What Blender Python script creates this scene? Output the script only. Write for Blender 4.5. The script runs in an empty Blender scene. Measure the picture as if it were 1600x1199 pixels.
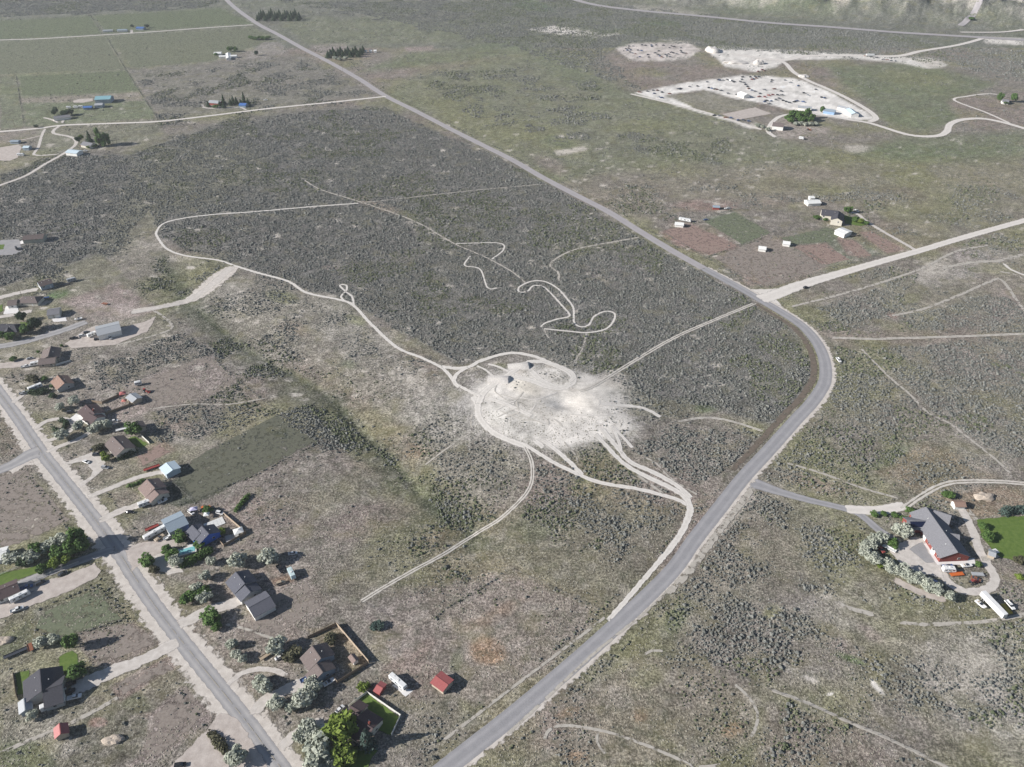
import bpy, bmesh, math, random
import numpy as np
from mathutils import Vector
R = math.radians
random.seed(7); np.random.seed(7)
S = bpy.context.scene
COL = S.collection

# ------------------------------------------------------------ camera, sky, sun
PW, PH, F = 1600.0, 1199.0, 1200.0          # photograph size and focal length in its pixels
H, PITCH = 305.0, R(35.6)                   # drone height (m) and downward pitch
cam = bpy.data.cameras.new("camera"); cam.sensor_width = 36; cam.lens = 36 * F / PW
cam.clip_start = 1; cam.clip_end = 80000
camo = bpy.data.objects.new("camera", cam); COL.objects.link(camo)
camo.location = (0, 0, H); camo.rotation_euler = (R(90) - PITCH, 0, 0); S.camera = camo

SUN_EL, SUN_AZ = R(25.5), R(12)               # light travels toward +X and slightly +Y
W = bpy.data.worlds.new("World"); S.world = W; W.use_nodes = True
nt = W.node_tree; nt.nodes.clear()
sky = nt.nodes.new("ShaderNodeTexSky"); sky.sky_type = 'NISHITA'; sky.sun_disc = False
sky.sun_elevation = SUN_EL; sky.sun_rotation = math.atan2(-math.cos(SUN_AZ), -math.sin(SUN_AZ))
sky.altitude = 1600; sky.air_density = 1.0; sky.dust_density = 1.5
bg = nt.nodes.new("ShaderNodeBackground"); bg.inputs[1].default_value = 0.056
wo = nt.nodes.new("ShaderNodeOutputWorld")
nt.links.new(sky.outputs[0], bg.inputs[0]); nt.links.new(bg.outputs[0], wo.inputs[0])
sl = bpy.data.lights.new("sun", 'SUN'); sl.energy = 5.0; sl.angle = R(0.53); sl.color = (1.0, 0.96, 0.915)
so = bpy.data.objects.new("sun", sl); COL.objects.link(so)
so.rotation_euler = Vector((math.cos(SUN_AZ) * math.cos(SUN_EL), math.sin(SUN_AZ) * math.cos(SUN_EL),
                            -math.sin(SUN_EL))).to_track_quat('-Z', 'Y').to_euler()
so.location = (0, 0, 600)
S.view_settings.view_transform = 'Standard'; S.view_settings.look = 'None'
S.view_settings.gamma = 1; S.view_settings.exposure = 0.76
S.render.engine = 'CYCLES'

# ------------------------------------------------------------ pixel <-> ground
SP, CP = math.sin(PITCH), math.cos(PITCH)
def flat(px, py, z=0.0):
    u = (px - PW / 2) / F; v = (PH / 2 - py) / F
    dy = CP + v * SP; dz = -SP + v * CP
    t = (z - H) / dz
    return u * t, dy * t
def project(x, y):
    d = y * CP + H * SP
    return PW / 2 + F * x / d, PH / 2 - F * (y * SP - H * CP) / d

_T = np.random.RandomState(3).rand(256, 256)
def vnoise(x, y):
    xi = np.floor(x).astype(int); yi = np.floor(y).astype(int)
    fx = x - xi; fy = y - yi; fx = fx * fx * (3 - 2 * fx); fy = fy * fy * (3 - 2 * fy)
    a = _T[xi & 255, yi & 255]; b = _T[(xi + 1) & 255, yi & 255]
    c = _T[xi & 255, (yi + 1) & 255]; d = _T[(xi + 1) & 255, (yi + 1) & 255]
    return a + (b - a) * fx + (c - a) * fy + (a - b - c + d) * fx * fy
def fbm(x, y, s, o=4):
    r = 0; amp = 0.5; tot = 0
    x = np.asarray(x, float) / s; y = np.asarray(y, float) / s
    for i in range(o):
        r = r + amp * vnoise(x + 17.3 * i, y - 9.1 * i); tot += amp
        x = x * 2.03; y = y * 2.03; amp *= 0.5
    return r / tot
def sstep(a, b, x):
    t = np.clip((x - a) / (b - a), 0, 1); return t * t * (3 - 2 * t)

# terrain: a shallow draw, the mound with the sand pit, eroded hills beyond the highway
HWY = [(880, -5), (930, 8), (1000, 17), (1100, 26), (1200, 36), (1300, 43), (1400, 51), (1500, 57), (1600, 63), (1760, 73)]
_hw = np.array([flat(*p) for p in HWY])
DRAW = np.array([flat(*p) for p in [(250, 395), (285, 470), (315, 490), (350, 517), (380, 542), (440, 574), (492, 600), (520, 622), (555, 660), (580, 687), (600, 705), (625, 732), (642, 755), (690, 795), (735, 828)]])
def segdist(x, y, P):
    d = np.full(np.shape(x), 1e9)
    for a, b in zip(P[:-1], P[1:]):
        vx, vy = b[0] - a[0], b[1] - a[1]; L = vx * vx + vy * vy + 1e-9
        t = np.clip(((x - a[0]) * vx + (y - a[1]) * vy) / L, 0, 1)
        d = np.minimum(d, np.hypot(x - a[0] - t * vx, y - a[1] - t * vy))
    return d
_pit = flat(884, 636); _mnd = flat(860, 640)
def hgt(x, y):
    x = np.asarray(x, float); y = np.asarray(y, float)
    dd = segdist(x, y, DRAW); h = -(2.6 * np.exp(-(dd / 22) ** 2) + .6 * np.exp(-(dd / 3.4) ** 2)) * sstep(-310, -190, x)
    h = h + 4.5 * np.exp(-(((x - _mnd[0]) / 70) ** 2 + ((y - _mnd[1]) / 60) ** 2))
    r = np.hypot((x - _pit[0]) / 1.2, y - _pit[1])
    h = h - 3.0 * np.exp(-(r / 9) ** 2) + .7 * np.exp(-(np.hypot(x - _pit[0] - 20, y - _pit[1] + 3) / 12) ** 2)
    yh = np.interp(x, _hw[::-1, 0] if _hw[0, 0] > _hw[-1, 0] else _hw[:, 0], _hw[::-1, 1] if _hw[0, 0] > _hw[-1, 0] else _hw[:, 1])
    m = sstep(60, 420, y - yh) * sstep(90, 360, x)
    rid = 1 - np.abs(2 * fbm(x + 300, y, 190, 6) - 1) * 2.4
    return h + m * (12 + 85 * np.clip(rid, 0, 1))
def G(px, py, up=0.0):
    z = 0.0
    for _ in range(5):
        x, y = flat(px, py, z + up); z = float(hgt(x, y))
    return Vector((x, y, z))

# ------------------------------------------------------------ helpers
def link(o, parent=None):
    COL.objects.link(o)
    if parent is not None: o.parent = parent
    return o
def meshobj(name, verts, faces, mat=None, parent=None, smooth=False):
    me = bpy.data.meshes.new(name); me.from_pydata(verts, [], faces); me.update()
    if mat: me.materials.append(mat)
    if smooth: me.polygons.foreach_set('use_smooth', [True] * len(me.polygons))
    return link(bpy.data.objects.new(name, me), parent)
def tag(o, label, cat, group=None):
    o['label'] = label; o['category'] = cat
    if group: o['group'] = group
    return o
def struct(o, label=None):
    o['kind'] = 'structure'
    if label: o['label'] = label; 
    return o
def empty(name, loc, rz=0.0):
    o = bpy.data.objects.new(name, None); o.location = loc; o.rotation_euler = (0, 0, rz); o.empty_display_size = 1
    return link(o)

# ------------------------------------------------------------ materials
_M = {}
def mat(key, col, rough=0.8, scale=1.5, amt=0.25, metal=0.0, spec=0.3, bump=0.0, stretch=None):
    if key in _M: return _M[key]
    m = bpy.data.materials.new(key); m.use_nodes = True; t = m.node_tree; b = t.nodes['Principled BSDF']
    b.inputs['Roughness'].default_value = rough; b.inputs['Metallic'].default_value = metal
    b.inputs['Specular IOR Level'].default_value = spec
    g = t.nodes.new('ShaderNodeTexCoord'); n = t.nodes.new('ShaderNodeTexNoise'); n.inputs['Scale'].default_value = scale
    n.inputs['Detail'].default_value = 4
    src = g.outputs['Object']
    if stretch:
        mp = t.nodes.new('ShaderNodeMapping'); mp.inputs['Scale'].default_value = stretch
        t.links.new(src, mp.inputs[0]); src = mp.outputs[0]
    t.links.new(src, n.inputs[0])
    r = t.nodes.new('ShaderNodeMapRange'); r.inputs[1].default_value = 0.25; r.inputs[2].default_value = 0.75
    r.inputs[3].default_value = 1 - amt; r.inputs[4].default_value = 1 + amt
    t.links.new(n.outputs[0], r.inputs[0])
    v = t.nodes.new('ShaderNodeVectorMath'); v.operation = 'SCALE'; v.inputs[0].default_value = col
    t.links.new(r.outputs[0], v.inputs['Scale']); t.links.new(v.outputs[0], b.inputs['Base Color'])
    if bump:
        bp = t.nodes.new('ShaderNodeBump'); bp.inputs['Strength'].default_value = bump; bp.inputs['Distance'].default_value = 0.3
        t.links.new(n.outputs[0], bp.inputs['Height']); t.links.new(bp.outputs[0], b.inputs['Normal'])
    _M[key] = m
    return m
def sheet_mat(key, col, col2, scale=0.25, ruts=0.0, ragged=0.5, rough=0.95, streak=0.0, sparse=0.0):
    """road, track and yard surfaces; vertex attributes 'edge' (0 rim .. 1 inside) and 'across' (-1..1)"""
    if key in _M: return _M[key]
    m = bpy.data.materials.new(key); m.use_nodes = True; t = m.node_tree; N = t.nodes; L = t.links
    b = N['Principled BSDF']; b.inputs['Roughness'].default_value = rough; b.inputs['Specular IOR Level'].default_value = 0.15
    geo = N.new('ShaderNodeNewGeometry')
    def noise(sc, det=5):
        n = N.new('ShaderNodeTexNoise'); n.inputs['Scale'].default_value = sc; n.inputs['Detail'].default_value = det
        L.new(geo.outputs['Position'], n.inputs[0]); return n.outputs[0]
    def math_(op, a, bb):
        x = N.new('ShaderNodeMath'); x.operation = op
        for i, q in enumerate((a, bb)):
            if q is None: continue
            if isinstance(q, (int, float)): x.inputs[i].default_value = q
            else: L.new(q, x.inputs[i])
        return x.outputs[0]
    n1 = noise(scale); n2 = noise(scale * 6)
    f = math_('ADD', math_('MULTIPLY', n1, 0.65), math_('MULTIPLY', n2, 0.35))
    mr = N.new('ShaderNodeMapRange'); mr.inputs[1].default_value = 0.35; mr.inputs[2].default_value = 0.65
    L.new(f, mr.inputs[0])
    mix = N.new('ShaderNodeMix'); mix.data_type = 'RGBA'
    mix.inputs[6].default_value = (*col, 1); mix.inputs[7].default_value = (*col2, 1)
    fac = mr.outputs[0]
    at = N.new('ShaderNodeAttribute'); at.attribute_name = 'across'
    if streak:   # lengthwise wheel wear
        w = math_('ABSOLUTE', math_('SUBTRACT', math_('ABSOLUTE', at.outputs['Fac'], None), 0.5), None)
        w2 = N.new('ShaderNodeMapRange'); w2.inputs[1].default_value = 0.05; w2.inputs[2].default_value = 0.3
        w2.inputs[3].default_value = streak; w2.inputs[4].default_value = 0
        L.new(w, w2.inputs[0]); fac = math_('ADD', math_('MULTIPLY', fac, 1 - streak), w2.outputs[0])
    L.new(fac, mix.inputs[0]); L.new(mix.outputs[2], b.inputs['Base Color'])
    e = N.new('ShaderNodeAttribute'); e.attribute_name = 'edge'
    a = math_('ADD', math_('MULTIPLY', e.outputs['Fac'], 1.55), math_('MULTIPLY', math_('SUBTRACT', noise(0.33, 8), 0.5), 3.8 * ragged))
    if ruts:     # grass strip left standing between two wheel tracks
        c = N.new('ShaderNodeMapRange'); c.inputs[1].default_value = 0.0; c.inputs[2].default_value = 0.35
        c.inputs[3].default_value = -ruts; c.inputs[4].default_value = 0
        L.new(math_('ABSOLUTE', at.outputs['Fac'], None), c.inputs[0]); a = math_('ADD', a, c.outputs[0])
    if sparse: a = math_('SUBTRACT', a, math_('MULTIPLY', noise(0.16, 4), sparse * 2))
    st = N.new('ShaderNodeMapRange'); st.inputs[1].default_value = 0.35; st.inputs[2].default_value = 0.75
    L.new(a, st.inputs[0])
    tr = N.new('ShaderNodeBsdfTransparent'); ms = N.new('ShaderNodeMixShader')
    L.new(st.outputs[0], ms.inputs[0]); L.new(tr.outputs[0], ms.inputs[1]); L.new(b.outputs[0], ms.inputs[2])
    L.new(ms.outputs[0], N['Material Output'].inputs[0])
    _M[key] = m
    return m

# ------------------------------------------------------------ occupancy grid (keeps shrubs off roads, yards, houses)
OX, OY, ON, OM = -1500, 60, 3000, 2000
OCC = np.zeros((ON, OM), bool)
def stamp_disc(x, y, r):
    i0, i1 = int(x - r - OX), int(x + r - OX) + 2; j0, j1 = int(y - r - OY), int(y + r - OY) + 2
    i0 = max(i0, 0); j0 = max(j0, 0); i1 = min(i1, ON); j1 = min(j1, OM)
    if i1 <= i0 or j1 <= j0: return
    ii = np.arange(i0, i1)[:, None] + OX + 0.5; jj = np.arange(j0, j1)[None, :] + OY + 0.5
    OCC[i0:i1, j0:j1] |= (ii - x) ** 2 + (jj - y) ** 2 < r * r
def inpoly(x, y, P):
    c = np.zeros(np.shape(x), bool)
    n = len(P)
    for i in range(n):
        x0, y0 = P[i]; x1, y1 = P[(i + 1) % n]
        if y0 == y1: continue
        k = ((y0 > y) != (y1 > y)) & (x < (x1 - x0) * (y - y0) / (y1 - y0) + x0)
        c ^= k
    return c
def stamp_poly(P):
    P = np.array(P); i0, j0 = (P.min(0) - (OX, OY)).astype(int); i1, j1 = (P.max(0) - (OX, OY)).astype(int) + 1
    i0 = max(i0, 0); j0 = max(j0, 0); i1 = min(i1, ON); j1 = min(j1, OM)
    if i1 <= i0 or j1 <= j0: return
    ii = np.arange(i0, i1)[:, None] + OX + 0.5 + np.zeros((1, j1 - j0)); jj = np.arange(j0, j1)[None, :] + OY + 0.5 + np.zeros((i1 - i0, 1))
    OCC[i0:i1, j0:j1] |= inpoly(ii, jj, P)

# ------------------------------------------------------------ ground sheet with painted soil and grass cover
def gr(c, k=.86, b=1.0):
    l = .3 * c[0] + .55 * c[1] + .15 * c[2]
    return tuple(b * (l + (q - l) * k) for q in (c[0] * .995, c[1] * .995, c[2] * 1.05))
SOIL = (0.205, 0.180, 0.145); SAGE = (0.135, 0.130, 0.115); PALE = (0.46, 0.42, 0.37); WHITE = (0.60, 0.565, 0.52)
RED = (0.265, 0.178, 0.145); OLIVE = (0.19, 0.188, 0.085); GREEN = (0.110, 0.150, 0.062); TAN = (0.27, 0.235, 0.17)
PINK = (0.285, 0.225, 0.195); DKGRN = (0.085, 0.105, 0.055); RUST = (0.30, 0.185, 0.10); GREY = (0.19, 0.185, 0.165)
FIELD = (0.135, 0.162, 0.082); FIELD2 = (0.158, 0.17, 0.098)
# (polygon or ('E',cx,cy,rx,ry,rot), colour, strength, feather px) in photograph pixels
PAINT = [
 # far left farmland
 ([(0, 32), (142, 25), (160, 54), (0, 62)], FIELD, .8, 3), ([(145, 25), (345, 12), (400, 38), (165, 53)], FIELD, .85, 3),
 ([(0, 64), (165, 56), (200, 110), (0, 118)], FIELD2, .8, 3), ([(165, 56), (395, 42), (430, 62), (330, 98), (200, 108)], FIELD2, .9, 4),
 ([(28, 118), (200, 110), (245, 186), (40, 198)], FIELD, .85, 3), ([(0, 120), (26, 118), (38, 198), (0, 204)], FIELD, .7, 3),
 ([(200, 108), (330, 98), (400, 90), (470, 85), (590, 150), (250, 186)], (0.175, 0.165, 0.135), .8, 6),
 ([(30, 153), (140, 148), (218, 144), (226, 158), (175, 159), (110, 160), (30, 161)], PINK, .6, 2), ([(60, 190), (250, 192), (255, 215), (60, 245)], FIELD2, .6, 8), (('E', 216, 82, 10, 24, 0), DKGRN, .6, 6),
 (('E', 290, 85, 35, 14, 0), OLIVE, .5, 10), ([(380, 95), (410, 65), (435, 66), (452, 83)], (.25, .225, .19), .9, 2),
 ([(480, 71), (540, 66), (545, 78), (505, 86)], (.25, .215, .185), .9, 2), ([(632, 75), (675, 72), (680, 80), (636, 82)], PINK, .9, 2),
 ([(640, 83), (800, 62), (850, 78), (700, 100), (560, 112)], FIELD, .75, 6), ([(440, 35), (620, 25), (800, 66), (480, 70)], FIELD2, .75, 6),
 ([(600, 150), (650, 115), (850, 80), (990, 145), (1150, 195), (1300, 240), (1240, 270), (870, 285)], FIELD2, .75, 12),
 (('E', 740, 190, 90, 22, .5), OLIVE, .6, 20), (('E', 850, 215, 60, 18, .3), OLIVE, .7, 15), (('E', 900, 110, 90, 20, .4), FIELD, .5, 20),
 (('E', 1010, 200, 60, 12, 0), OLIVE, .5, 12), (('E', 870, 222, 25, 9, .2), FIELD, .6, 8),
 ([(865, 236), (912, 228), (920, 234), (872, 243)], PALE, .9, 2), (('E', 860, 258, 28, 10, .4), PINK, .6, 8),
 ([(880, 285), (940, 270), (1100, 255), (1230, 275), (1270, 300), (1130, 315), (1000, 345)], (.22, .19, .15), .7, 10),
 (('E', 1100, 322, 45, 8, 0), RED, .7, 6), (('E', 1050, 265, 60, 9, .1), OLIVE, .5, 10),
 ([(1030, 365), (1080, 350), (1155, 385), (1105, 400), (1060, 385)], RED, 1, 4), ([(1100, 345), (1145, 330), (1200, 362), (1160, 382)], (.15, .17, .115), .85, 4),
 ([(1120, 400), (1200, 368), (1240, 372), (1300, 418), (1200, 450), (1140, 425)], (.235, .19, .15), .95, 3), (('E', 1200, 430, 40, 10, -.3), RED, .6, 8),
 ([(1215, 380), (1290, 355), (1320, 365), (1378, 398), (1290, 418)], (.16, .175, .125), .8, 4), ([(1235, 384), (1290, 382), (1325, 408), (1280, 415)], RED, .95, 3),
 ([(1305, 370), (1335, 375), (1362, 400), (1350, 405), (1325, 400)], RED, .9, 3), ([(1340, 362), (1362, 362), (1415, 392), (1385, 397)], RED, .9, 3),
 ([(1360, 320), (1480, 300), (1600, 285), (1600, 340), (1440, 385)], (.2, .185, .125), .6, 10), (('E', 1450, 320, 80, 20, -.1), OLIVE, .5, 20),
 ([(1130, 300), (1250, 240), (1420, 220), (1600, 230), (1600, 290), (1300, 310)], OLIVE, .5, 20), (('E', 1250, 270, 80, 12, .1), PINK, .45, 15),
 (('E', 1480, 240, 120, 14, 0), FIELD, .6, 12), (('E', 1530, 275, 60, 12, 0), TAN, .35, 10),
 ([(1290, 105), (1420, 95), (1560, 130), (1480, 160), (1500, 190), (1440, 205), (1380, 190), (1360, 165)], FIELD, .8, 8),
 (('E', 1430, 122, 60, 12, .1), OLIVE, .6, 12), ([(1400, 215), (1600, 205), (1600, 240), (1420, 250), (1330, 240)], FIELD, .7, 8),
 # upper right works yard
 ([(960, 78), (985, 70), (1030, 67), (1080, 70), (1092, 78), (1075, 88), (1030, 94), (990, 93)], PINK, .95, 2),
 ([(960, 76), (990, 68), (1075, 67), (1095, 78), (1075, 92), (1030, 96), (985, 95)], (.58, .53, .49), .75, 2),
 ([(992, 145), (1050, 133), (1160, 118), (1240, 122), (1290, 140), (1340, 168), (1370, 187), (1330, 188), (1250, 175), (1190, 162), (1150, 155), (1100, 140), (1040, 148), (1100, 176), (1190, 200), (1170, 200), (1040, 160)], (.66, .63, .59), 1, 1.5),
 ([(1040, 150), (1100, 142), (1150, 156), (1180, 160), (1185, 172), (1130, 180)], (.22, .205, .15), .95, 2),
 ([(1125, 178), (1180, 168), (1205, 178), (1150, 187)], (.34, .26, .21), .9, 2), ([(1195, 205), (1225, 180), (1260, 196), (1300, 200), (1290, 212), (1230, 218)], (.30, .255, .21), .9, 3),
 ([(1105, 80), (1130, 73), (1210, 78), (1330, 84), (1460, 92), (1480, 103), (1450, 107), (1400, 97), (1330, 92), (1230, 94), (1212, 106), (1180, 112), (1135, 105)], (.60, .57, .53), 1, 2),
 ([(825, 46), (865, 40), (935, 50), (928, 56), (870, 55)], (.56, .52, .475), 1, 2), ([(925, 57), (970, 51), (975, 53), (932, 59)], (.56, .52, .475), 1, 1.5), ([(1028, 62), (1050, 62), (1095, 68), (1070, 68)], PALE, .8, 2),
 ([(1535, 58), (1600, 60), (1600, 71), (1540, 68)], WHITE, .9, 2), ([(1420, 90), (1470, 92), (1475, 105), (1450, 107)], PALE, .7, 4), (('E', 1340, 232, 20, 6, 0), PALE, .8, 5),
 (('E', 1040, 17, 60, 5, .1), PALE, .5, 5), (('E', 1250, 10, 150, 14, 0), FIELD, .7, 10), (('E', 1310, 18, 14, 5, 0), PALE, .8, 3), (('E', 1540, 20, 60, 10, 0), GREY, .4, 8),
 (('E', 1150, 6, 110, 8, 0), (.30, .28, .25), .35, 6), (('E', 1500, 10, 30, 8, 0), PINK, .6, 5), (('E', 970, 48, 60, 5, 0), GREEN, .35, 6), (('E', 1040, 37, 40, 3, 0), (.09, .17, .06), .5, 4), (('E', 830, 8, 40, 8, .2), (.09, .17, .06), .5, 5),
 # sage flat
 ([(0, 270), (110, 240), (200, 240), (330, 195), (440, 175), (600, 165), (870, 295), (1175, 472), (1240, 515), (1268, 570), (1255, 620), (1210, 665), (1090, 640), (1000, 610), (905, 600), (830, 552), (715, 572), (560, 480), (450, 442), (360, 412), (250, 375), (230, 330), (180, 400), (100, 420), (0, 450)], SAGE, .9, 8),
 ([(220, 250), (330, 200), (420, 250), (340, 320), (260, 330), (200, 400), (150, 390), (190, 310)], (.165, .16, .10), .6, 14),
 (('E', 590, 322, 35, 7, .3), (.30, .235, .165), .6, 6), (('E', 515, 418, 12, 4, 0), PINK, .8, 3), (('E', 640, 338, 16, 5, .5), OLIVE, .6, 4),
 (('E', 960, 425, 60, 22, 0), (.19, .165, .15), .5, 15), (('E', 905, 395, 30, 7, -.3), OLIVE, .4, 5), (('E', 1040, 640, 70, 16, 0), (.16, .16, .09), .5, 10),
 (('E', 1100, 642, 16, 7, 0), GREEN, .6, 6), (('E', 1108, 548, 8, 3, 0), (.35, .26, .22), .8, 2),
 # slope between ridge trail and draw
 ([(370, 430), (450, 450), (540, 480), (620, 550), (700, 600), (740, 640), (760, 690), (820, 720), (815, 790), (740, 790), (620, 660), (480, 560), (300, 480)], (.235, .215, .165), .75, 14),
 (('E', 560, 520, 70, 40, .6), (.30, .28, .235), .5, 25), (('E', 690, 650, 70, 40, .5), (.31, .29, .25), .5, 25), (('E', 640, 600, 40, 25, .6), PALE, .35, 15),
 (('E', 440, 465, 22, 9, .3), (.17, .18, .075), .7, 6), (('E', 555, 497, 18, 8, .4), (.17, .18, .075), .6, 6), (('E', 650, 700, 20, 9, .2), RUST, .4, 8),
 (('E', 460, 515, 25, 9, .3), (.26, .205, .15), .6, 8), (('E', 545, 570, 14, 6, 0), GREEN, .4, 6), (('E', 470, 590, 30, 10, .5), OLIVE, .4, 10),
 (('E', 330, 470, 60, 22, -.3), (.30, .275, .23), .5, 14), (('E', 225, 410, 60, 22, .1), (.26, .235, .185), .5, 14), (('E', 260, 395, 50, 10, .3), PALE, .35, 10),
 ([(255, 400), (320, 480), (400, 545), (530, 620), (660, 750), (790, 850), (740, 860), (600, 750), (470, 640), (350, 540), (280, 490)], DKGRN, .45, 8),
 # sand pit
 (('E', 858, 640, 150, 72, .06), (.33, .31, .275), .75, 24), (('E', 853, 641, 116, 62, .08), WHITE, 1, 12), ([(910, 600), (960, 612), (985, 640), (968, 672), (940, 690), (900, 690)], WHITE, .8, 14), (('E', 880, 632, 66, 38, .1), (.57, .535, .485), .95, 16),
 (('E', 820, 612, 28, 10, .2), (.56, .51, .43), .6, 8), (('E', 935, 655, 55, 26, .5), WHITE, .6, 16), (('E', 800, 660, 50, 24, .5), (.52, .50, .46), .6, 10), (('E', 960, 600, 25, 14, .2), PALE, .6, 8),
 # middle pastures
 ([(240, 770), (430, 648), (497, 692), (300, 790), (280, 790)], (.082, .088, .062), 1, 1.5), ([(200, 600), (330, 555), (372, 595), (320, 625), (230, 645)], (.25, .205, .175), .85, 5),
 ([(110, 560), (250, 510), (270, 520), (150, 575)], (.20, .18, .15), .6, 6), (('E', 420, 820, 90, 40, -.4), (.22, .175, .145), .6, 25), (('E', 580, 810, 70, 25, -.3), (.23, .175, .15), .55, 20),
 (('E', 520, 770, 60, 25, -.4), OLIVE, .3, 20), (('E', 560, 900, 90, 30, -.4), (.19, .17, .12), .5, 25), (('E', 640, 560, 10, 5, 0), OLIVE, .3, 4),
 ([(440, 700), (500, 695), (420, 770), (300, 830), (290, 810)], (.20, .165, .14), .5, 12), (('E', 700, 830, 30, 10, -.5), RUST, .25, 8),
 ([(560, 960), (640, 920), (800, 890), (945, 955), (930, 985), (760, 1110), (640, 1070)], (.235, .195, .165), .75, 12), (('E', 760, 1015, 24, 22, .5), RUST, .75, 12), (('E', 770, 960, 40, 10, -.4), RUST, .35, 12), (('E', 715, 1040, 10, 22, .2), GREEN, .4, 6),
 (('E', 800, 905, 40, 8, .3), (.25, .2, .17), .5, 8), (('E', 640, 1035, 50, 14, -.5), (.25, .185, .145), .6, 8), (('E', 650, 1080, 60, 20, -.2), (.24, .20, .165), .5, 10),
 ([(800, 790), (1070, 800), (1050, 850), (960, 945), (800, 880), (760, 850)], (.165, .155, .105), .7, 14), (('E', 960, 840, 40, 20, .2), TAN, .35, 15), (('E', 830, 830, 30, 20, 0), DKGRN, .4, 12), (('E', 910, 750, 16, 6, 0), GREEN, .4, 5),
 (('E', 985, 735, 20, 5, .5), OLIVE, .6, 4), (('E', 780, 575, 10, 5, .5), OLIVE, .7, 3),
 # right side
 ([(1270, 475), (1600, 390), (1600, 470), (1500, 480), (1400, 495), (1390, 470)], (.235, .21, .175), .6, 8), (('E', 1500, 415, 70, 25, -.3), (.34, .31, .275), .5, 12), (('E', 1455, 425, 30, 14, -.3), PALE, .6, 8), (('E', 1425, 466, 16, 7, -.2), OLIVE, .8, 4), (('E', 1393, 492, 10, 5, .2), RED, .7, 3),
 (('E', 1570, 480, 30, 30, .6), PINK, .5, 12), (('E', 1560, 420, 30, 8, 0), OLIVE, .5, 5), ([(1260, 510), (1330, 515), (1600, 512), (1600, 530), (1330, 545)], (.22, .18, .14), .65, 6), (('E', 1360, 537, 28, 8, .1), OLIVE, .7, 5),
 ([(1375, 720), (1440, 690), (1530, 720), (1570, 750), (1500, 752), (1430, 772), (1360, 740)], (.225, .175, .115), .75, 8), ([(1345, 738), (1395, 690), (1420, 695), (1390, 725)], GREEN, .55, 6), (('E', 1460, 735, 40, 12, .2), DKGRN, .35, 8),
 ([(1440, 770), (1600, 760), (1600, 800), (1520, 810), (1500, 790)], (.255, .185, .12), .7, 6), (('E', 1270, 755, 50, 10, .25), (.27, .19, .155), .5, 8), (('E', 1540, 700, 50, 40, .6), (.26, .235, .20), .5, 14),
 ([(1345, 810), (1400, 800), (1425, 805), (1430, 840), (1400, 850)], (.22, .205, .15), .8, 5),
 ([(1010, 950), (1130, 800), (1250, 770), (1300, 810), (1260, 900), (1100, 980)], (.19, .175, .125), .6, 16), (('E', 1230, 880, 14, 40, 0), TAN, .4, 8), (('E', 1090, 920, 40, 9, .1), TAN, .4, 8), (('E', 1060, 965, 30, 12, -.6), GREEN, .4, 8), (('E', 1330, 1025, 20, 8, .4), (.09, .15, .04), .8, 7), (('E', 1205, 955, 14, 10, 0), OLIVE, .7, 8),
 ([(1430, 990), (1600, 985), (1600, 1199), (1500, 1150), (1430, 1060)], (.33, .30, .255), .6, 24), (('E', 1520, 1060, 60, 30, .2), PALE, .5, 20), (('E', 1590, 1130, 40, 25, .4), WHITE, .4, 15), (('E', 1530, 1110, 50, 12, .5), OLIVE, .5, 12),
 (('E', 1290, 960, 60, 14, .3), (.31, .28, .24), .5, 10), (('E', 1310, 945, 25, 5, .5), PALE, .7, 4), (('E', 1360, 985, 20, 8, .5), PINK, .5, 6), (('E', 1330, 1010, 40, 10, .6), PINK, .4, 10),
 ([(870, 1130), (1000, 1020), (1100, 1030), (1185, 1090), (1180, 1160), (1100, 1199), (880, 1199)], (.225, .19, .145), .7, 12), (('E', 1010, 1060, 30, 20, 0), OLIVE, .5, 12), (('E', 1000, 1120, 14, 10, .5), RUST, .5, 8), (('E', 1150, 1145, 14, 10, 0), RUST, .6, 7), (('E', 890, 1120, 18, 7, -.3), RUST, .5, 6), (('E', 905, 1190, 14, 6, 0), RUST, .6, 5), (('E', 1040, 1162, 30, 8, .3), OLIVE, .5, 8),
 ([(1200, 1100), (1330, 1130), (1420, 1199), (1180, 1199)], (.21, .165, .145), .6, 14), (('E', 1375, 1074, 14, 4, .75), WHITE, .9, 2), (('E', 1265, 1058, 12, 3, .5), PALE, .9, 2), (('E', 1293, 1079, 5, 2, 0), WHITE, .9, 1), (('E', 1240, 1045, 30, 6, .45), (.30, .28, .24), .5, 6),
 ([(1170, 765), (1190, 775), (1060, 905), (1010, 950), (1040, 905)], PALE, .45, 8),
 # left settlement
 ([(0, 450), (95, 418), (160, 395), (205, 440), (180, 450), (110, 470), (60, 470), (0, 480)], (.185, .175, .115), .85, 4),
 ([(95, 470), (185, 440), (200, 452), (230, 470), (245, 490), (200, 500), (130, 505), (120, 480)], PINK, .9, 4), (('E', 90, 458, 18, 6, -.2), (.09, .15, .05), .85, 4), (('E', 170, 480, 45, 10, .1), (.37, .31, .27), .5, 8),
 ([(0, 500), (140, 490), (240, 495), (260, 510), (130, 560), (0, 580)], (.25, .22, .175), .6, 6), ([(0, 590), (120, 560), (240, 620), (210, 660), (60, 640)], (.255, .22, .18), .6, 8),
 ([(190, 605), (240, 640), (180, 660), (150, 660)], (.28, .225, .19), .8, 4), (('E', 270, 665, 24, 10, .2), (.27, .205, .155), .6, 6), ([(210, 710), (250, 690), (272, 705), (222, 732)], (.27, .195, .13), .75, 3), (('E', 275, 690, 16, 6, .3), PALE, .5, 5),
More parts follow.
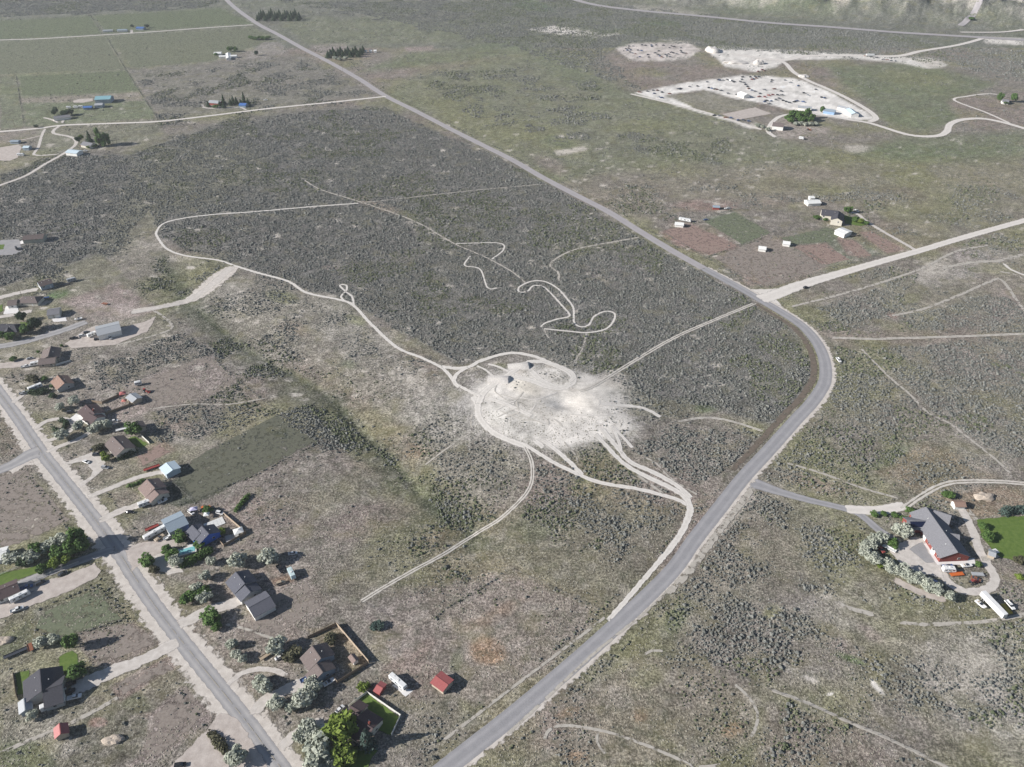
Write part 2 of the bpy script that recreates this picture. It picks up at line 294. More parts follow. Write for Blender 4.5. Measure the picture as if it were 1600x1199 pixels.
 ([(0, 740), (45, 728), (115, 815), (60, 840), (0, 860)], (.20, .165, .13), .75, 6), (('E', 30, 820, 30, 10, 0), PALE, .5, 6), (('E', 60, 770, 40, 25, .5), OLIVE, .25, 14), ([(0, 655), (20, 660), (35, 700), (0, 720)], (.22, .175, .145), .7, 5),
 ([(170, 775), (215, 765), (225, 775), (185, 795)], (.27, .22, .185), .7, 3), ([(150, 720), (250, 710), (250, 735), (160, 760), (140, 750)], (.225, .19, .15), .6, 6), ([(290, 800), (400, 770), (420, 800), (390, 830)], (.24, .185, .15), .5, 8),
 ([(55, 955), (155, 918), (195, 968), (95, 1000), (50, 985)], (.145, .14, .095), .9, 3), ([(0, 1000), (50, 970), (50, 1000), (0, 1030)], DKGRN, .6, 6), ([(120, 985), (210, 965), (265, 1000), (230, 1015), (150, 1045), (125, 1010)], (.225, .18, .15), .85, 4),
 ([(175, 1065), (265, 1025), (275, 1045), (190, 1090)], (.235, .175, .145), .8, 4), (('E', 215, 1098, 28, 18, -.3), (.14, .14, .08), .85, 6), (('E', 222, 1120, 22, 8, -.3), (.27, .185, .145), .8, 4), ([(235, 1120), (290, 1070), (330, 1120), (260, 1180), (210, 1199), (230, 1150)], (.245, .195, .17), .85, 6),
 ([(100, 1140), (180, 1100), (235, 1110), (230, 1170), (180, 1199), (100, 1199)], (.135, .125, .085), .85, 8), (('E', 145, 1134, 14, 10, 0), (.26, .165, .13), .8, 4), ([(0, 1110), (90, 1100), (90, 1140), (0, 1170)], (.25, .225, .185), .7, 8), ([(0, 1165), (60, 1150), (100, 1199), (0, 1199)], DKGRN, .6, 8), (('E', 105, 1165, 10, 18, .2), PALE, .5, 6),
 ([(400, 930), (480, 900), (510, 950), (430, 1000), (380, 1010), (360, 990)], (.25, .205, .17), .75, 8), ([(300, 900), (440, 880), (470, 905), (440, 930), (380, 940), (280, 950)], (.22, .175, .14), .7, 8), (('E', 445, 905, 26, 7, -.2), (.25, .16, .10), .7, 4),
 ([(305, 1000), (400, 960), (450, 1000), (440, 1040), (380, 1050), (340, 1060)], (.23, .195, .155), .7, 8), ([(475, 985), (525, 975), (575, 1035), (530, 1055), (510, 1010)], (.20, .16, .10), .8, 4), ([(590, 1040), (640, 1020), (700, 1060), (650, 1100), (600, 1080)], (.25, .195, .155), .7, 8), ([(410, 1120), (480, 1100), (540, 1090), (510, 1140), (460, 1150)], (.24, .205, .165), .7, 6),
 ([(200, 850), (225, 840), (200, 815), (160, 790), (150, 770), (110, 720), (60, 650), (20, 600), (40, 600), (130, 700), (250, 870), (330, 990), (440, 1130), (430, 1150), (310, 990)], TAN, .35, 6),
]
def shape_mask(px, py, shp, feather):
    if shp[0] == 'E':
        _, cx, cy, rx, ry, rot = shp
        c, s = math.cos(rot), math.sin(rot)
        bx = max(rx, ry) + feather * 2
        k = np.nonzero((abs(px - cx) < bx) & (abs(py - cy) < bx))[0]
        dx, dy = px[k] - cx, py[k] - cy
        q = np.hypot((dx * c + dy * s) / rx, (-dx * s + dy * c) / ry)
        return k, 1 - sstep(1 - feather / min(rx, ry) * .7, 1 + feather / min(rx, ry) * .7, q)
    P = np.array(shp, float); lo, hi = P.min(0) - feather * 1.2, P.max(0) + feather * 1.2
    k = np.nonzero((px > lo[0]) & (px < hi[0]) & (py > lo[1]) & (py < hi[1]))[0]
    d = segdist(px[k], py[k], np.vstack([P, P[:1]])); d = np.where(inpoly(px[k], py[k], P), d, -d)
    return k, sstep(-feather, feather, d)
def warped(x, y, a=3.0):
    wx = x + (fbm(x, y, 22, 3) - .5) * 2.4 * a; wy = y + (fbm(x + 500, y + 90, 22, 3) - .5) * 3.2 * a
    return project(wx, wy)
_rs = np.random.RandomState(11)
FLECK = []          # small bare spots in the sage
for _ in range(520):
    a, b = _rs.uniform(-60, 1200), _rs.uniform(190, 620)
    FLECK.append((a, b, _rs.uniform(1.2, 4.2) * (0.5 + b / 700), _rs.uniform(.5, .95)))
for _ in range(420):
    a, b = _rs.uniform(880, 1640), _rs.uniform(205, 440)
    FLECK.append((a, b, _rs.uniform(.8, 2.6) * (.5 + b / 600), _rs.uniform(.3, .8)))
for _ in range(120):
    a, b = _rs.uniform(0, 420), _rs.uniform(70, 200)
    FLECK.append((a, b, _rs.uniform(.8, 1.8), _rs.uniform(.2, .6)))
def paint(x, y):
    C = np.zeros((len(x), 3))
    n1 = fbm(x, y, 55, 5)[:, None]; n2 = fbm(x + 900, y - 300, 90, 5)[:, None]; n3 = fbm(x - 700, y + 800, 12, 4)[:, None]
    base = np.array(gr(SOIL)) + (np.array(gr(OLIVE)) - gr(SOIL)) * sstep(.40, .66, n1) * .75
    base = base + (np.array(gr(RED)) - base) * sstep(.52, .70, n2) * .28
    C[:] = base
    m = project(x, y)[1][:, None] < 75
    C[:] = np.where(m, C * .3 + np.array(gr((.125, .14, .105))) * .7, C)
    px, py = warped(x, y)
    for shp, col, st, fe in PAINT:
        k, w = shape_mask(px, py, shp, fe)
        w = (np.clip(w * (1.0 + (n3[k, 0] - .5) * (1.1 if sum(col) > 1.0 and fe > 8 else .5)), 0, 1) * st)[:, None]
        C[k] = C[k] * (1 - w) + np.array(col if sum(col) > 1.2 else gr(col)) * w
    for a, b, r, st in FLECK:
        k = np.nonzero((abs(px - a) < 3 * r) & (abs(py - b) < r * 1.3))[0]
        w = (1 - sstep(.5, 1.1, np.hypot((px[k] - a) / (2.2 * r), (py[k] - b) / (.75 * r)))) * st
        C[k] = C[k] * (1 - w[:, None]) + np.array(PALE) * w[:, None]
    dd = segdist(x, y, DRAW); w = ((.50 * np.exp(-(dd / 3.0) ** 2) + .26 * np.exp(-(dd / 14) ** 2)) * (.35 + 1.1 * fbm(x, y, 14, 3)))[:, None]; C = C * (1 - w) + np.array((.068, .078, .048)) * w
    n4 = fbm(x, y, 5, 3)[:, None]
    C *= (0.72 + 0.56 * n3) * (0.72 + 0.56 * n4)
    n5 = fbm(x + 41, y + 77, 7, 4); w = (sstep(.58, .74, n5) * .16)[:, None]; C = C * (1 - w) + np.array(gr(PALE)) * w
    return np.clip(C, .02, .8)

# rows by equal steps in view angle near the settlement, coarse far out; columns fan out with distance
fine_rows = np.array([flat(800, p)[1] for p in np.arange(1300, -70, -2.3)])
rowsY = np.concatenate([[-6000, -1500, -400, -100, 20], fine_rows[fine_rows > 60], [fine_rows[-1] * 1.15, 4500, 7000, 12000]])
uu = np.concatenate([[-4, -2.2, -1.5], np.linspace(-1.12, 1.12, 800), [1.5, 2.2, 4]])
Wd = np.where(rowsY > 0, .5425 * rowsY + 118.5, 118.5)
gx = uu[None, :] * Wd[:, None]; gy = rowsY[:, None] + 0 * uu[None, :]
X = gx.ravel(); Y = gy.ravel(); Z = hgt(X, Y)
nr, nc = len(rowsY), len(uu)
idx = np.arange(nr * nc).reshape(nr, nc)
fq = np.stack([idx[:-1, :-1], idx[:-1, 1:], idx[1:, 1:], idx[1:, :-1]], -1).reshape(-1, 4)
me = bpy.data.meshes.new("ground"); me.vertices.add(nr * nc); me.vertices.foreach_set('co', np.stack([X, Y, Z], 1).astype(np.float32).ravel())
me.loops.add(fq.size); me.loops.foreach_set('vertex_index', fq.ravel().astype(np.int32))
me.polygons.add(len(fq)); me.polygons.foreach_set('loop_start', np.arange(0, fq.size, 4, dtype=np.int32))
me.update(calc_edges=True); me.polygons.foreach_set('use_smooth', np.ones(len(fq), bool))
cc = np.ones((nr * nc, 4), np.float32); cc[:, :3] = paint(X, Y)
Zg = Z.reshape(nr, nc); sx = np.gradient(Zg, axis=1) / np.maximum(np.gradient(gx, axis=1), 1e-3); sy = np.gradient(Zg, axis=0) / np.maximum(np.gradient(gy, axis=0), 1e-3)
steep = .55 * (sstep(.3, .6, np.hypot(sx, sy)) * (gy > 1300) * sstep(.35, .6, fbm(gx, gy, 40, 4))).reshape(-1, 1)   # bare eroded bluffs
cc[:, :3] = cc[:, :3] * (1 - steep) + np.array((.36, .335, .30)) * steep
ca = me.color_attributes.new('cover', 'FLOAT_COLOR', 'POINT'); ca.data.foreach_set('color', cc.ravel())
gm = bpy.data.materials.new("range_soil"); gm.use_nodes = True; t = gm.node_tree; N = t.nodes; L = t.links
b = N['Principled BSDF']; b.inputs['Roughness'].default_value = 1; b.inputs['Specular IOR Level'].default_value = 0.05
at = N.new('ShaderNodeVertexColor'); at.layer_name = 'cover'
geo = N.new('ShaderNodeNewGeometry')
def gnoise(sc, lo, hi, a, bb, det=3):
    n = N.new('ShaderNodeTexNoise'); n.inputs['Scale'].default_value = sc; n.inputs['Detail'].default_value = det
    L.new(geo.outputs['Position'], n.inputs[0])
    r = N.new('ShaderNodeMapRange'); r.inputs[1].default_value = lo; r.inputs[2].default_value = hi
    r.inputs[3].default_value = a; r.inputs[4].default_value = bb
    L.new(n.outputs[0], r.inputs[0]); return r.outputs[0], n.outputs[0]
a1, _ = gnoise(.8, .38, .62, .58, 1.42, 5); a2, h2 = gnoise(1.9, .38, .62, .60, 1.40, 4); a3, _ = gnoise(.22, .35, .65, .78, 1.22, 3)
mu = N.new('ShaderNodeMath'); mu.operation = 'MULTIPLY'; L.new(a1, mu.inputs[0]); L.new(a2, mu.inputs[1])
mu2 = N.new('ShaderNodeMath'); mu2.operation = 'MULTIPLY'; L.new(mu.outputs[0], mu2.inputs[0]); L.new(a3, mu2.inputs[1])
bw = N.new('ShaderNodeRGBToBW'); L.new(at.outputs[0], bw.inputs[0])     # bare packed soil is smoother than vegetated ground
rg_ = N.new('ShaderNodeMapRange'); rg_.inputs[1].default_value = .27; rg_.inputs[2].default_value = .48; rg_.inputs[3].default_value = 1; rg_.inputs[4].default_value = .22; L.new(bw.outputs[0], rg_.inputs[0])
m1 = N.new('ShaderNodeMix'); m1.inputs[2].default_value = 1.0; L.new(rg_.outputs[0], m1.inputs[0]); L.new(mu2.outputs[0], m1.inputs[3])
sc = N.new('ShaderNodeVectorMath'); sc.operation = 'SCALE'; L.new(at.outputs[0], sc.inputs[0]); L.new(m1.outputs[0], sc.inputs['Scale'])
def over(prev, fac, colour):
    k = N.new('ShaderNodeMath'); k.operation = 'MULTIPLY'; L.new(fac, k.inputs[0]); L.new(rg_.outputs[0], k.inputs[1])
    q = N.new('ShaderNodeMix'); q.data_type = 'RGBA'; q.inputs[7].default_value = (*colour, 1); L.new(k.outputs[0], q.inputs[0]); L.new(prev, q.inputs[6]); return q.outputs[2]
g1, _ = gnoise(.19, .50, .64, 0, .34, 8); g2, _ = gnoise(.16, .57, .68, 0, .24, 9); g3, _ = gnoise(.06, .54, .66, 0, .28, 8)
lay = over(sc.outputs[0], g1, (.075, .085, .055)); lay = over(lay, g3, (.20, .185, .09)); lay = over(lay, g2, (.36, .33, .285))
# scattered bare gravel flecks
fl, _ = gnoise(.8, .60, .70, 0, .40, 5)
mx = N.new('ShaderNodeMix'); mx.data_type = 'RGBA'; mx.inputs[7].default_value = (.40, .38, .35, 1)
L.new(fl, mx.inputs[0]); L.new(lay, mx.inputs[6]); L.new(mx.outputs[2], b.inputs['Base Color'])
bp = N.new('ShaderNodeBump'); bp.inputs['Strength'].default_value = .5; bp.inputs['Distance'].default_value = .5
L.new(h2, bp.inputs['Height']); L.new(bp.outputs[0], b.inputs['Normal'])
me.materials.append(gm)
ground = struct(link(bpy.data.objects.new("ground", me)))

# ------------------------------------------------------------ roads, tracks, drives
def catmull(P, step):
    P = [np.array(p) for p in P]; P = [2 * P[0] - P[1]] + P + [2 * P[-1] - P[-2]]
    out = []
    for i in range(1, len(P) - 2):
        n = max(2, int(np.linalg.norm(P[i + 1] - P[i]) / step))
        for k in range(n):
            s = k / n
            out.append(.5 * (2 * P[i] + (P[i + 1] - P[i - 1]) * s + (2 * P[i - 1] - 5 * P[i] + 4 * P[i + 1] - P[i + 2]) * s * s
                             + (3 * P[i] - P[i - 1] - 3 * P[i + 1] + P[i + 2]) * s ** 3))
    out.append(P[-2]); return np.array(out)
_layer = [0]
def ribbon(name, px, width, m, lift=None, soft=.45, clear=None, jit=.015, side=0.0, label=None):
    P = np.array([G(*p)[:2] for p in px]); C = catmull(P, 2.5 if P[:, 1].mean() < 900 else 6)
    T = np.gradient(C, axis=0); T /= np.linalg.norm(T, axis=1)[:, None] + 1e-9; Nn = np.stack([-T[:, 1], T[:, 0]], 1)
    C = C + Nn * side
    if lift is None:
        _layer[0] += 1; lift = .05 + .0045 * (_layer[0] % 22)
    wv = np.interp(np.linspace(0, 1, len(C)), np.linspace(0, 1, len(width)), width) if isinstance(width, (list, tuple)) else np.full(len(C), float(width))
    offs = [-1, -1 + soft, -.33 * (1 - soft), .33 * (1 - soft), 1 - soft, 1]; ed = [0, 1, 1, 1, 1, 0]
    V = []; E = []; A = []
    rr = np.random.RandomState(len(C))
    for i in range(len(C)):
        for o, e in zip(offs, ed):
            k = o * wv[i] / 2 * (1 + (rr.rand() - .5) * 2 * jit * (abs(o) == 1))
            q = C[i] + Nn[i] * k; V.append((q[0], q[1], 0)); E.append(e if 0 < i < len(C) - 1 else min(e, .4)); A.append(o)
    V = np.array(V); V[:, 2] = hgt(V[:, 0], V[:, 1]) + lift + .0001 * V[:, 1].clip(0, 2500)
    n = len(offs); Fc = [(i * n + j, i * n + j + 1, (i + 1) * n + j + 1, (i + 1) * n + j) for i in range(len(C) - 1) for j in range(n - 1)]
    o = meshobj(name, V.tolist(), [f[::-1] for f in Fc], m)
    for nm, dat in (('edge', E), ('across', A)):
        a = o.data.attributes.new(nm, 'FLOAT', 'POINT'); a.data.foreach_set('value', dat)
    r = wv.max() / 2 * (.9 if clear is None else clear)
    for i in range(0, len(C)): stamp_disc(C[i][0], C[i][1], max(r + .9, 1.6))
    return struct(o, label)
def patch(name, px, m, inset=1.2, lift=None, stamp=True, label=None):
    P = [G(*p) for p in px]; P = [(p.x, p.y) for p in P]
    ar = sum(P[i][0] * P[(i + 1) % len(P)][1] - P[(i + 1) % len(P)][0] * P[i][1] for i in range(len(P)))
    if ar < 0: P = P[::-1]
    D = []
    for i in range(len(P)):              # densify the outline so its rim can wander
        a, c = np.array(P[i]), np.array(P[(i + 1) % len(P)]); k = max(1, int(np.linalg.norm(c - a) / 3))
        D += [a + (c - a) * j / k for j in range(k)]
    D = np.array(D); T = np.roll(D, -1, 0) - np.roll(D, 1, 0); T /= np.linalg.norm(T, axis=1)[:, None] + 1e-9
    Nn = np.stack([-T[:, 1], T[:, 0]], 1); I = D + Nn * inset
    D = D + Nn * (np.random.RandomState(len(D)).rand(len(D), 1) - .5) * inset * .8
    if lift is None:
        _layer[0] += 1; lift = .05 + .0045 * (_layer[0] % 22)
    n = len(D); V = np.vstack([D, I]); z = hgt(V[:, 0], V[:, 1]) + lift + .0001 * V[:, 1]
    Fc = [(i, (i + 1) % n, n + (i + 1) % n, n + i) for i in range(n)] + [tuple(range(n, 2 * n))]
    o = meshobj(name, np.column_stack([V, z]).tolist(), Fc, m)
    bm = bmesh.new(); bm.from_mesh(o.data); bm.faces.ensure_lookup_table(); bmesh.ops.triangulate(bm, faces=[f for f in bm.faces if len(f.verts) > 4]); bm.to_mesh(o.data); bm.free()
    a = o.data.attributes.new('edge', 'FLOAT', 'POINT'); a.data.foreach_set('value', [0.0] * n + [1.0] * n)
    a = o.data.attributes.new('across', 'FLOAT', 'POINT'); a.data.foreach_set('value', [0.0] * (2 * n))
    if stamp: stamp_poly(P)
    return struct(o, label)

ASPH = sheet_mat('chip_seal', (.235, .231, .239), (.33, .321, .326), .2, ragged=.3, streak=.5, rough=.85)
ASPH2 = sheet_mat('worn_asphalt', (.25, .245, .25), (.385, .37, .36), .25, ragged=.55, streak=.55, rough=.9)
FARASPH = sheet_mat('dusty_highway', (.30, .28, .285), (.36, .34, .34), .1, ragged=.2, streak=.3)
GRAV = sheet_mat('pale_gravel', (.52, .485, .445), (.64, .60, .555), .3, ragged=.45, streak=.3)
SHLD = sheet_mat('shoulder_soil', (.42, .38, .34), (.58, .535, .485), .3, ragged=.9, sparse=.15)
TRK = sheet_mat('white_track', (.50, .47, .43), (.65, .615, .57), .5, ragged=.95, streak=.3)
TRK2 = sheet_mat('two_track', (.43, .40, .355), (.56, .525, .475), .5, ragged=.8, ruts=1.9)
FAINT = sheet_mat('faint_track', (.33, .305, .265), (.44, .41, .365), .5, ragged=1.0, sparse=.68)
DRIVE = sheet_mat('gravel_drive', (.42, .385, .35), (.56, .52, .48), .4, ragged=.75)
PDIRT = sheet_mat('pinkish_dirt', (.35, .305, .275), (.49, .44, .40), .3, ragged=.8)
CONC = sheet_mat('concrete_slab', (.62, .60, .585), (.70, .68, .66), .4, ragged=.05)
LAWN = sheet_mat('mown_lawn', (.075, .125, .026), (.125, .175, .045), .5, ragged=.45)
DITCH = sheet_mat('ditch_weeds', (.11, .095, .075), (.17, .135, .11), .4, ragged=.95, sparse=.45)
YELLOW = sheet_mat('worn_yellow_paint', (.40, .35, .26), (.36, .335, .29), .6, ragged=.9, sparse=.8)

MAIN = [(345, -12), (362, 8), (400, 36), (432, 53), (475, 77), (512, 96), (560, 123), (600, 149), (650, 174), (700, 200), (750, 225), (800, 250), (845, 276), (892, 301), (950, 331), (1000, 362), (1050, 392), (1100, 420), (1150, 447), (1190, 470), (1232, 495), (1257, 513), (1277, 537), (1288, 563), (1290, 588), (1285, 605), (1268, 630), (1242, 658), (1200, 705), (1149, 751), (1100, 820), (1046, 897), (1010, 935), (960, 980), (885, 1047), (800, 1119), (720, 1182), (640, 1246)]
MAIN[29:33] = [(1163, 745), (1125, 793), (1085, 844), (1046, 897)]
ribbon('road_shoulder', MAIN[17:], [11, 12, 13, 12, 11, 11, 11], SHLD, side=1.6, soft=.5, clear=.6)
ribbon('ditch', MAIN[19:30], [3, 5.5, 6, 5.5, 4], DITCH, side=-7.8, clear=.8)
ribbon('road', MAIN[:18], [11, 10.5, 9.5, 9], FARASPH, soft=.15, clear=1.3)
ribbon('road', MAIN[17:], [8.6, 8.8, 8.8, 8.6, 8.6], ASPH, soft=.12, clear=1.1)
LEFT = [(-40, 562), (-10, 602), (27, 652), (62, 703), (92, 741), (125, 782), (150, 814), (170, 842), (190, 870), (214, 907), (242, 947), (273, 988), (312, 1037), (350, 1084), (388, 1132), (425, 1182), (470, 1240)]
ribbon('road_shoulder', LEFT, [17, 18, 20, 20, 20], SHLD, soft=.5, clear=.7)
ribbon('road', LEFT, 7.8, ASPH2, soft=.3)
ribbon('centre_line', LEFT, .35, YELLOW, lift=.17)
patch('junction_gravel', [(40, 690), (52, 688), (74, 712), (66, 728), (40, 728), (20, 742), (10, 735), (36, 715)], SHLD, lift=.052)
patch('junction_gravel', [(1168, 452), (1195, 452), (1228, 450), (1232, 458), (1212, 466), (1226, 482), (1205, 474), (1190, 466)], GRAV, lift=.048)
ribbon('side_road', [(-60, 752), (-20, 742), (20, 726), (45, 712), (62, 706)], [8, 8, 9, 14], ASPH2, soft=.2)
ribbon('gravel_road', [(1188, 468), (1205, 463), (1250, 446), (1300, 431), (1380, 408), (1440, 391), (1500, 373), (1600, 345), (1720, 312)], [16, 10, 9, 9, 9], GRAV)
ribbon('gravel_road', [(-80, 211), (0, 206), (60, 201), (100, 196), (180, 193), (250, 190), (330, 181), (420, 170), (520, 160), (603, 151)], 6.5, GRAV)
ribbon('gravel_road', [(-80, 66), (0, 63), (60, 61), (160, 55), (240, 50), (320, 44), (396, 39)], 6, GRAV)
ribbon('highway', HWY, 20, FARASPH, lift=.35)
ribbon('gravel_road', [(1660, 222), (1600, 201), (1560, 190), (1530, 185.5), (1500, 188), (1484, 195), (1479, 206), (1462, 213), (1420, 211), (1360, 193), (1330, 188), (1290, 181), (1265, 179)], [9, 9, 10, 8, 6], GRAV)
ribbon('gravel_drive', [(1578, 193), (1540, 176), (1491, 157), (1510, 151), (1545, 147), (1572, 150)], 4.5, GRAV)
ribbon('gravel_road', [(1358, 191), (1369, 185), (1355, 172), (1322, 153), (1290, 138), (1262, 126), (1240, 113), (1228, 100), (1217, 95)], 9, GRAV)
ribbon('gravel_road', [(1140, 84), (1217, 94), (1260, 88), (1330, 87), (1400, 88), (1440, 80), (1490, 72), (1520, 65), (1538, 59)], [14, 16, 14, 10, 11], GRAV)
ribbon('gravel_drive', [(1212, 215), (1200, 205), (1210, 188), (1228, 180), (1262, 178)], 7, GRAV)
ribbon('dirt_track', [(985, 147), (1060, 165), (1110, 178), (1170, 197), (1190, 203)], 6, GRAV)
ribbon('creek_bed', [(1500, 42), (1515, 33), (1530, 22), (1545, 10), (1552, 0)], 14, FARASPH, lift=.6)
ribbon('dirt_track', [(1600, 47), (1560, 51), (1500, 51)], 9, GRAV, lift=.5)
tr = [
 ([(365, 415), (340, 407), (290, 400), (262, 390), (248, 374), (245, 362), (262, 347), (320, 337), (400, 331), (480, 324), (560, 318)], 2.6, TRK),
 ([(560, 318), (650, 308), (740, 298), (850, 288)], 2.0, FAINT),
 ([(365, 415), (400, 426), (450, 440), (480, 458), (535, 470), (555, 480), (580, 507), (620, 543), (660, 560), (690, 575), (705, 590), (712, 600), (738, 614), (752, 620)], 3.0, TRK),
 ([(690, 573), (712, 576), (732, 574), (745, 567), (770, 558), (800, 552), (830, 556), (862, 568), (890, 580), (897, 590), (888, 597)], 4, TRK),
 ([(732, 574), (716, 583), (709, 596), (718, 606)], 3.5, TRK), ([(760, 569), (775, 572), (795, 581)], 2.5, TRK), ([(745, 572), (758, 578), (775, 592)], 2, TRK),
 ([(738, 618), (746, 632), (747, 648), (756, 663), (775, 679), (800, 690), (822, 698)], 5, TRK),
 ([(747, 632), (755, 615), (770, 602), (790, 589), (810, 575), (826, 566), (850, 566), (880, 577), (896, 590), (890, 602), (868, 604), (845, 594), (830, 580)], 5.5, TRK),
 ([(800, 588), (830, 595), (860, 606), (884, 605), (888, 598)], 6, TRK), ([(760, 622), (790, 632), (830, 650)], 4, TRK),
 ([(820, 698), (830, 720), (832, 745), (826, 765), (810, 785), (780, 812), (740, 837), (690, 868), (640, 895), (600, 918), (565, 940)], 2.7, TRK2),
 ([(738, 645), (736, 665), (742, 672)], 1.6, FAINT), ([(742, 672), (700, 700), (660, 730)], 1.5, FAINT),
 ([(820, 695), (860, 720), (900, 740), (940, 755), (1000, 765), (1055, 780), (1075, 790)], 3.2, TRK), ([(848, 688), (880, 713), (910, 742)], 3.5, TRK), ([(835, 688), (850, 700)], 4, TRK), ([(880, 690), (898, 710), (905, 728)], 1.5, FAINT),
 ([(930, 678), (950, 700), (975, 725), (1010, 745), (1050, 764), (1073, 780), (1078, 800), (1066, 830), (1045, 860), (1015, 895), (985, 930), (950, 970)], [3.2, 4, 4.6, 3.2, 2.8], TRK),
 ([(940, 670), (965, 700), (985, 722), (1020, 738), (1055, 757), (1080, 778)], 4, TRK), ([(955, 665), (965, 685), (972, 710)], 2.5, TRK), ([(958, 668), (975, 685), (988, 700)], 2.5, TRK), ([(1000, 712), (1025, 724), (1048, 748), (1090, 774)], 2, FAINT), ([(995, 742), (1020, 760), (1038, 773)], 2.5, FAINT),
 ([(935, 632), (985, 635), (1010, 640), (1032, 652)], 3.2, TRK), ([(1060, 659), (1100, 653), (1140, 658), (1192, 674)], 2.2, TRK2),
 ([(905, 612), (930, 602), (990, 565), (1050, 530), (1110, 503), (1180, 474)], 3.6, TRK2),
 ([(845, 512), (850, 506), (870, 499), (890, 494), (880, 480), (860, 458), (848, 448), (833, 447), (825, 455), (812, 457), (811, 449), (830, 440), (850, 440), (870, 450), (885, 466), (896, 482), (897, 504), (908, 511), (920, 508), (928, 495), (945, 487), (960, 490), (958, 503), (945, 515), (918, 520), (890, 518), (850, 514)], 1.9, TRK),
 ([(917, 520), (910, 545), (897, 568)], 2, FAINT), ([(1000, 371), (960, 378), (900, 390), (868, 405), (860, 416), (872, 426), (873, 441)], 3, FAINT), ([(850, 514), (855, 525), (866, 538)], 1.6, FAINT),
 ([(470, 278), (500, 296), (560, 315), (620, 335), (660, 352), (710, 381), (760, 403), (800, 425), (822, 443)], 2.2, FAINT), ([(712, 381), (778, 380), (787, 390), (768, 406)], 1.6, TRK), ([(735, 400), (726, 415), (750, 421), (762, 450), (778, 450)], 1.6, TRK),
 ([(537, 470), (533, 463), (541, 455), (541, 446), (531, 446), (540, 456), (550, 464), (553, 478)], 2, TRK),
 ([(366, 417), (348, 430), (325, 449), (298, 468), (250, 480), (205, 487)], [14, 22, 20, 10, 8, 8], SHLD), ([(362, 418), (335, 442), (298, 468), (250, 481), (205, 489)], [8, 9, 7, 6, 6], DRIVE), ([(235, 483), (255, 495), (269, 512), (240, 525), (180, 540)], 3, FAINT),
 ([(1640, 521), (1600, 522), (1500, 526), (1400, 529), (1360, 530), (1300, 528)], 3, TRK2), ([(1345, 545), (1390, 590), (1420, 615), (1450, 645), (1480, 660), (1510, 682), (1560, 722), (1585, 748)], 2.6, FAINT),
 ([(1410, 796), (1440, 775), (1470, 759), (1500, 753), (1560, 753), (1620, 758)], 4, TRK2), ([(1235, 480), (1300, 464), (1370, 444), (1440, 420), (1490, 395), (1545, 383)], 4, FAINT), ([(1393, 494), (1440, 484), (1500, 461), (1545, 441), (1565, 438), (1590, 472), (1605, 490)], 4, FAINT), ([(1470, 420), (1520, 410), (1560, 408), (1610, 395)], 6, FAINT), ([(1568, 412), (1580, 422), (1605, 432)], 3, TRK), ([(1560, 425), (1580, 428), (1610, 440)], 4, FAINT),
 ([(1178, 762), (1160, 785), (1120, 835), (1080, 890), (1040, 930)], 5, FAINT), ([(1225, 722), (1290, 742), (1350, 764), (1408, 780)], 2.4, FAINT),
 ([(850, 1160), (855, 1145), (872, 1135), (905, 1136), (955, 1146), (1007, 1164), (1050, 1182), (1090, 1199), (1130, 1195)], 2, FAINT), ([(1147, 1068), (1170, 1090), (1183, 1112), (1182, 1135), (1172, 1152)], 2, FAINT), ([(1003, 1026), (1018, 1017), (1040, 1018)], 2, FAINT), ([(935, 1140), (933, 1160), (945, 1178)], 1.5, FAINT),
 ([(1200, 1077), (1260, 1098), (1330, 1130), (1400, 1160), (1490, 1205)], 2.4, FAINT), ([(1300, 936), (1325, 950), (1372, 962)], 4, FAINT), ([(1395, 905), (1425, 920), (1450, 930), (1478, 938)], 5, PDIRT), ([(1400, 972), (1440, 976), (1500, 974), (1550, 970), (1620, 957)], 3, FAINT),
 ([(1510, 795), (1540, 830), (1560, 865), (1530, 875)], 4, FAINT), ([(945, 965), (900, 1000), (860, 1030), (800, 1075), (690, 1160)], 2, FAINT), ([(1065, 900), (1010, 955), (930, 1020), (850, 1095), (790, 1150)], 2, FAINT),
 ([(230, 640), (300, 632), (360, 632), (420, 622)], 1.6, FAINT), ([(430, 1000), (390, 985), (350, 975)], 2, FAINT),
]
MARK = sheet_mat('tyre_marks', (.43, .40, .355), (.50, .47, .425), .5, ragged=1.0, sparse=.35)
rk = random.Random(9)
for q in range(16):          # tyre marks criss-crossing the pit floor
    a = rk.uniform(0, 6.28); cx, cy = 858 + rk.uniform(-75, 75), 642 + rk.uniform(-34, 34); l = rk.uniform(14, 34); bend = rk.uniform(-12, 12)
    tr.append(([(cx - l * math.cos(a), cy - l * .5 * math.sin(a)), (cx + bend * math.sin(a), cy + bend * .6 * math.cos(a)), (cx + l * math.cos(a), cy + l * .5 * math.sin(a))], rk.uniform(.9, 1.6), MARK if q % 3 else TRK))
for p, w, m in tr: ribbon('dirt_track', p, w, m, clear=.75)
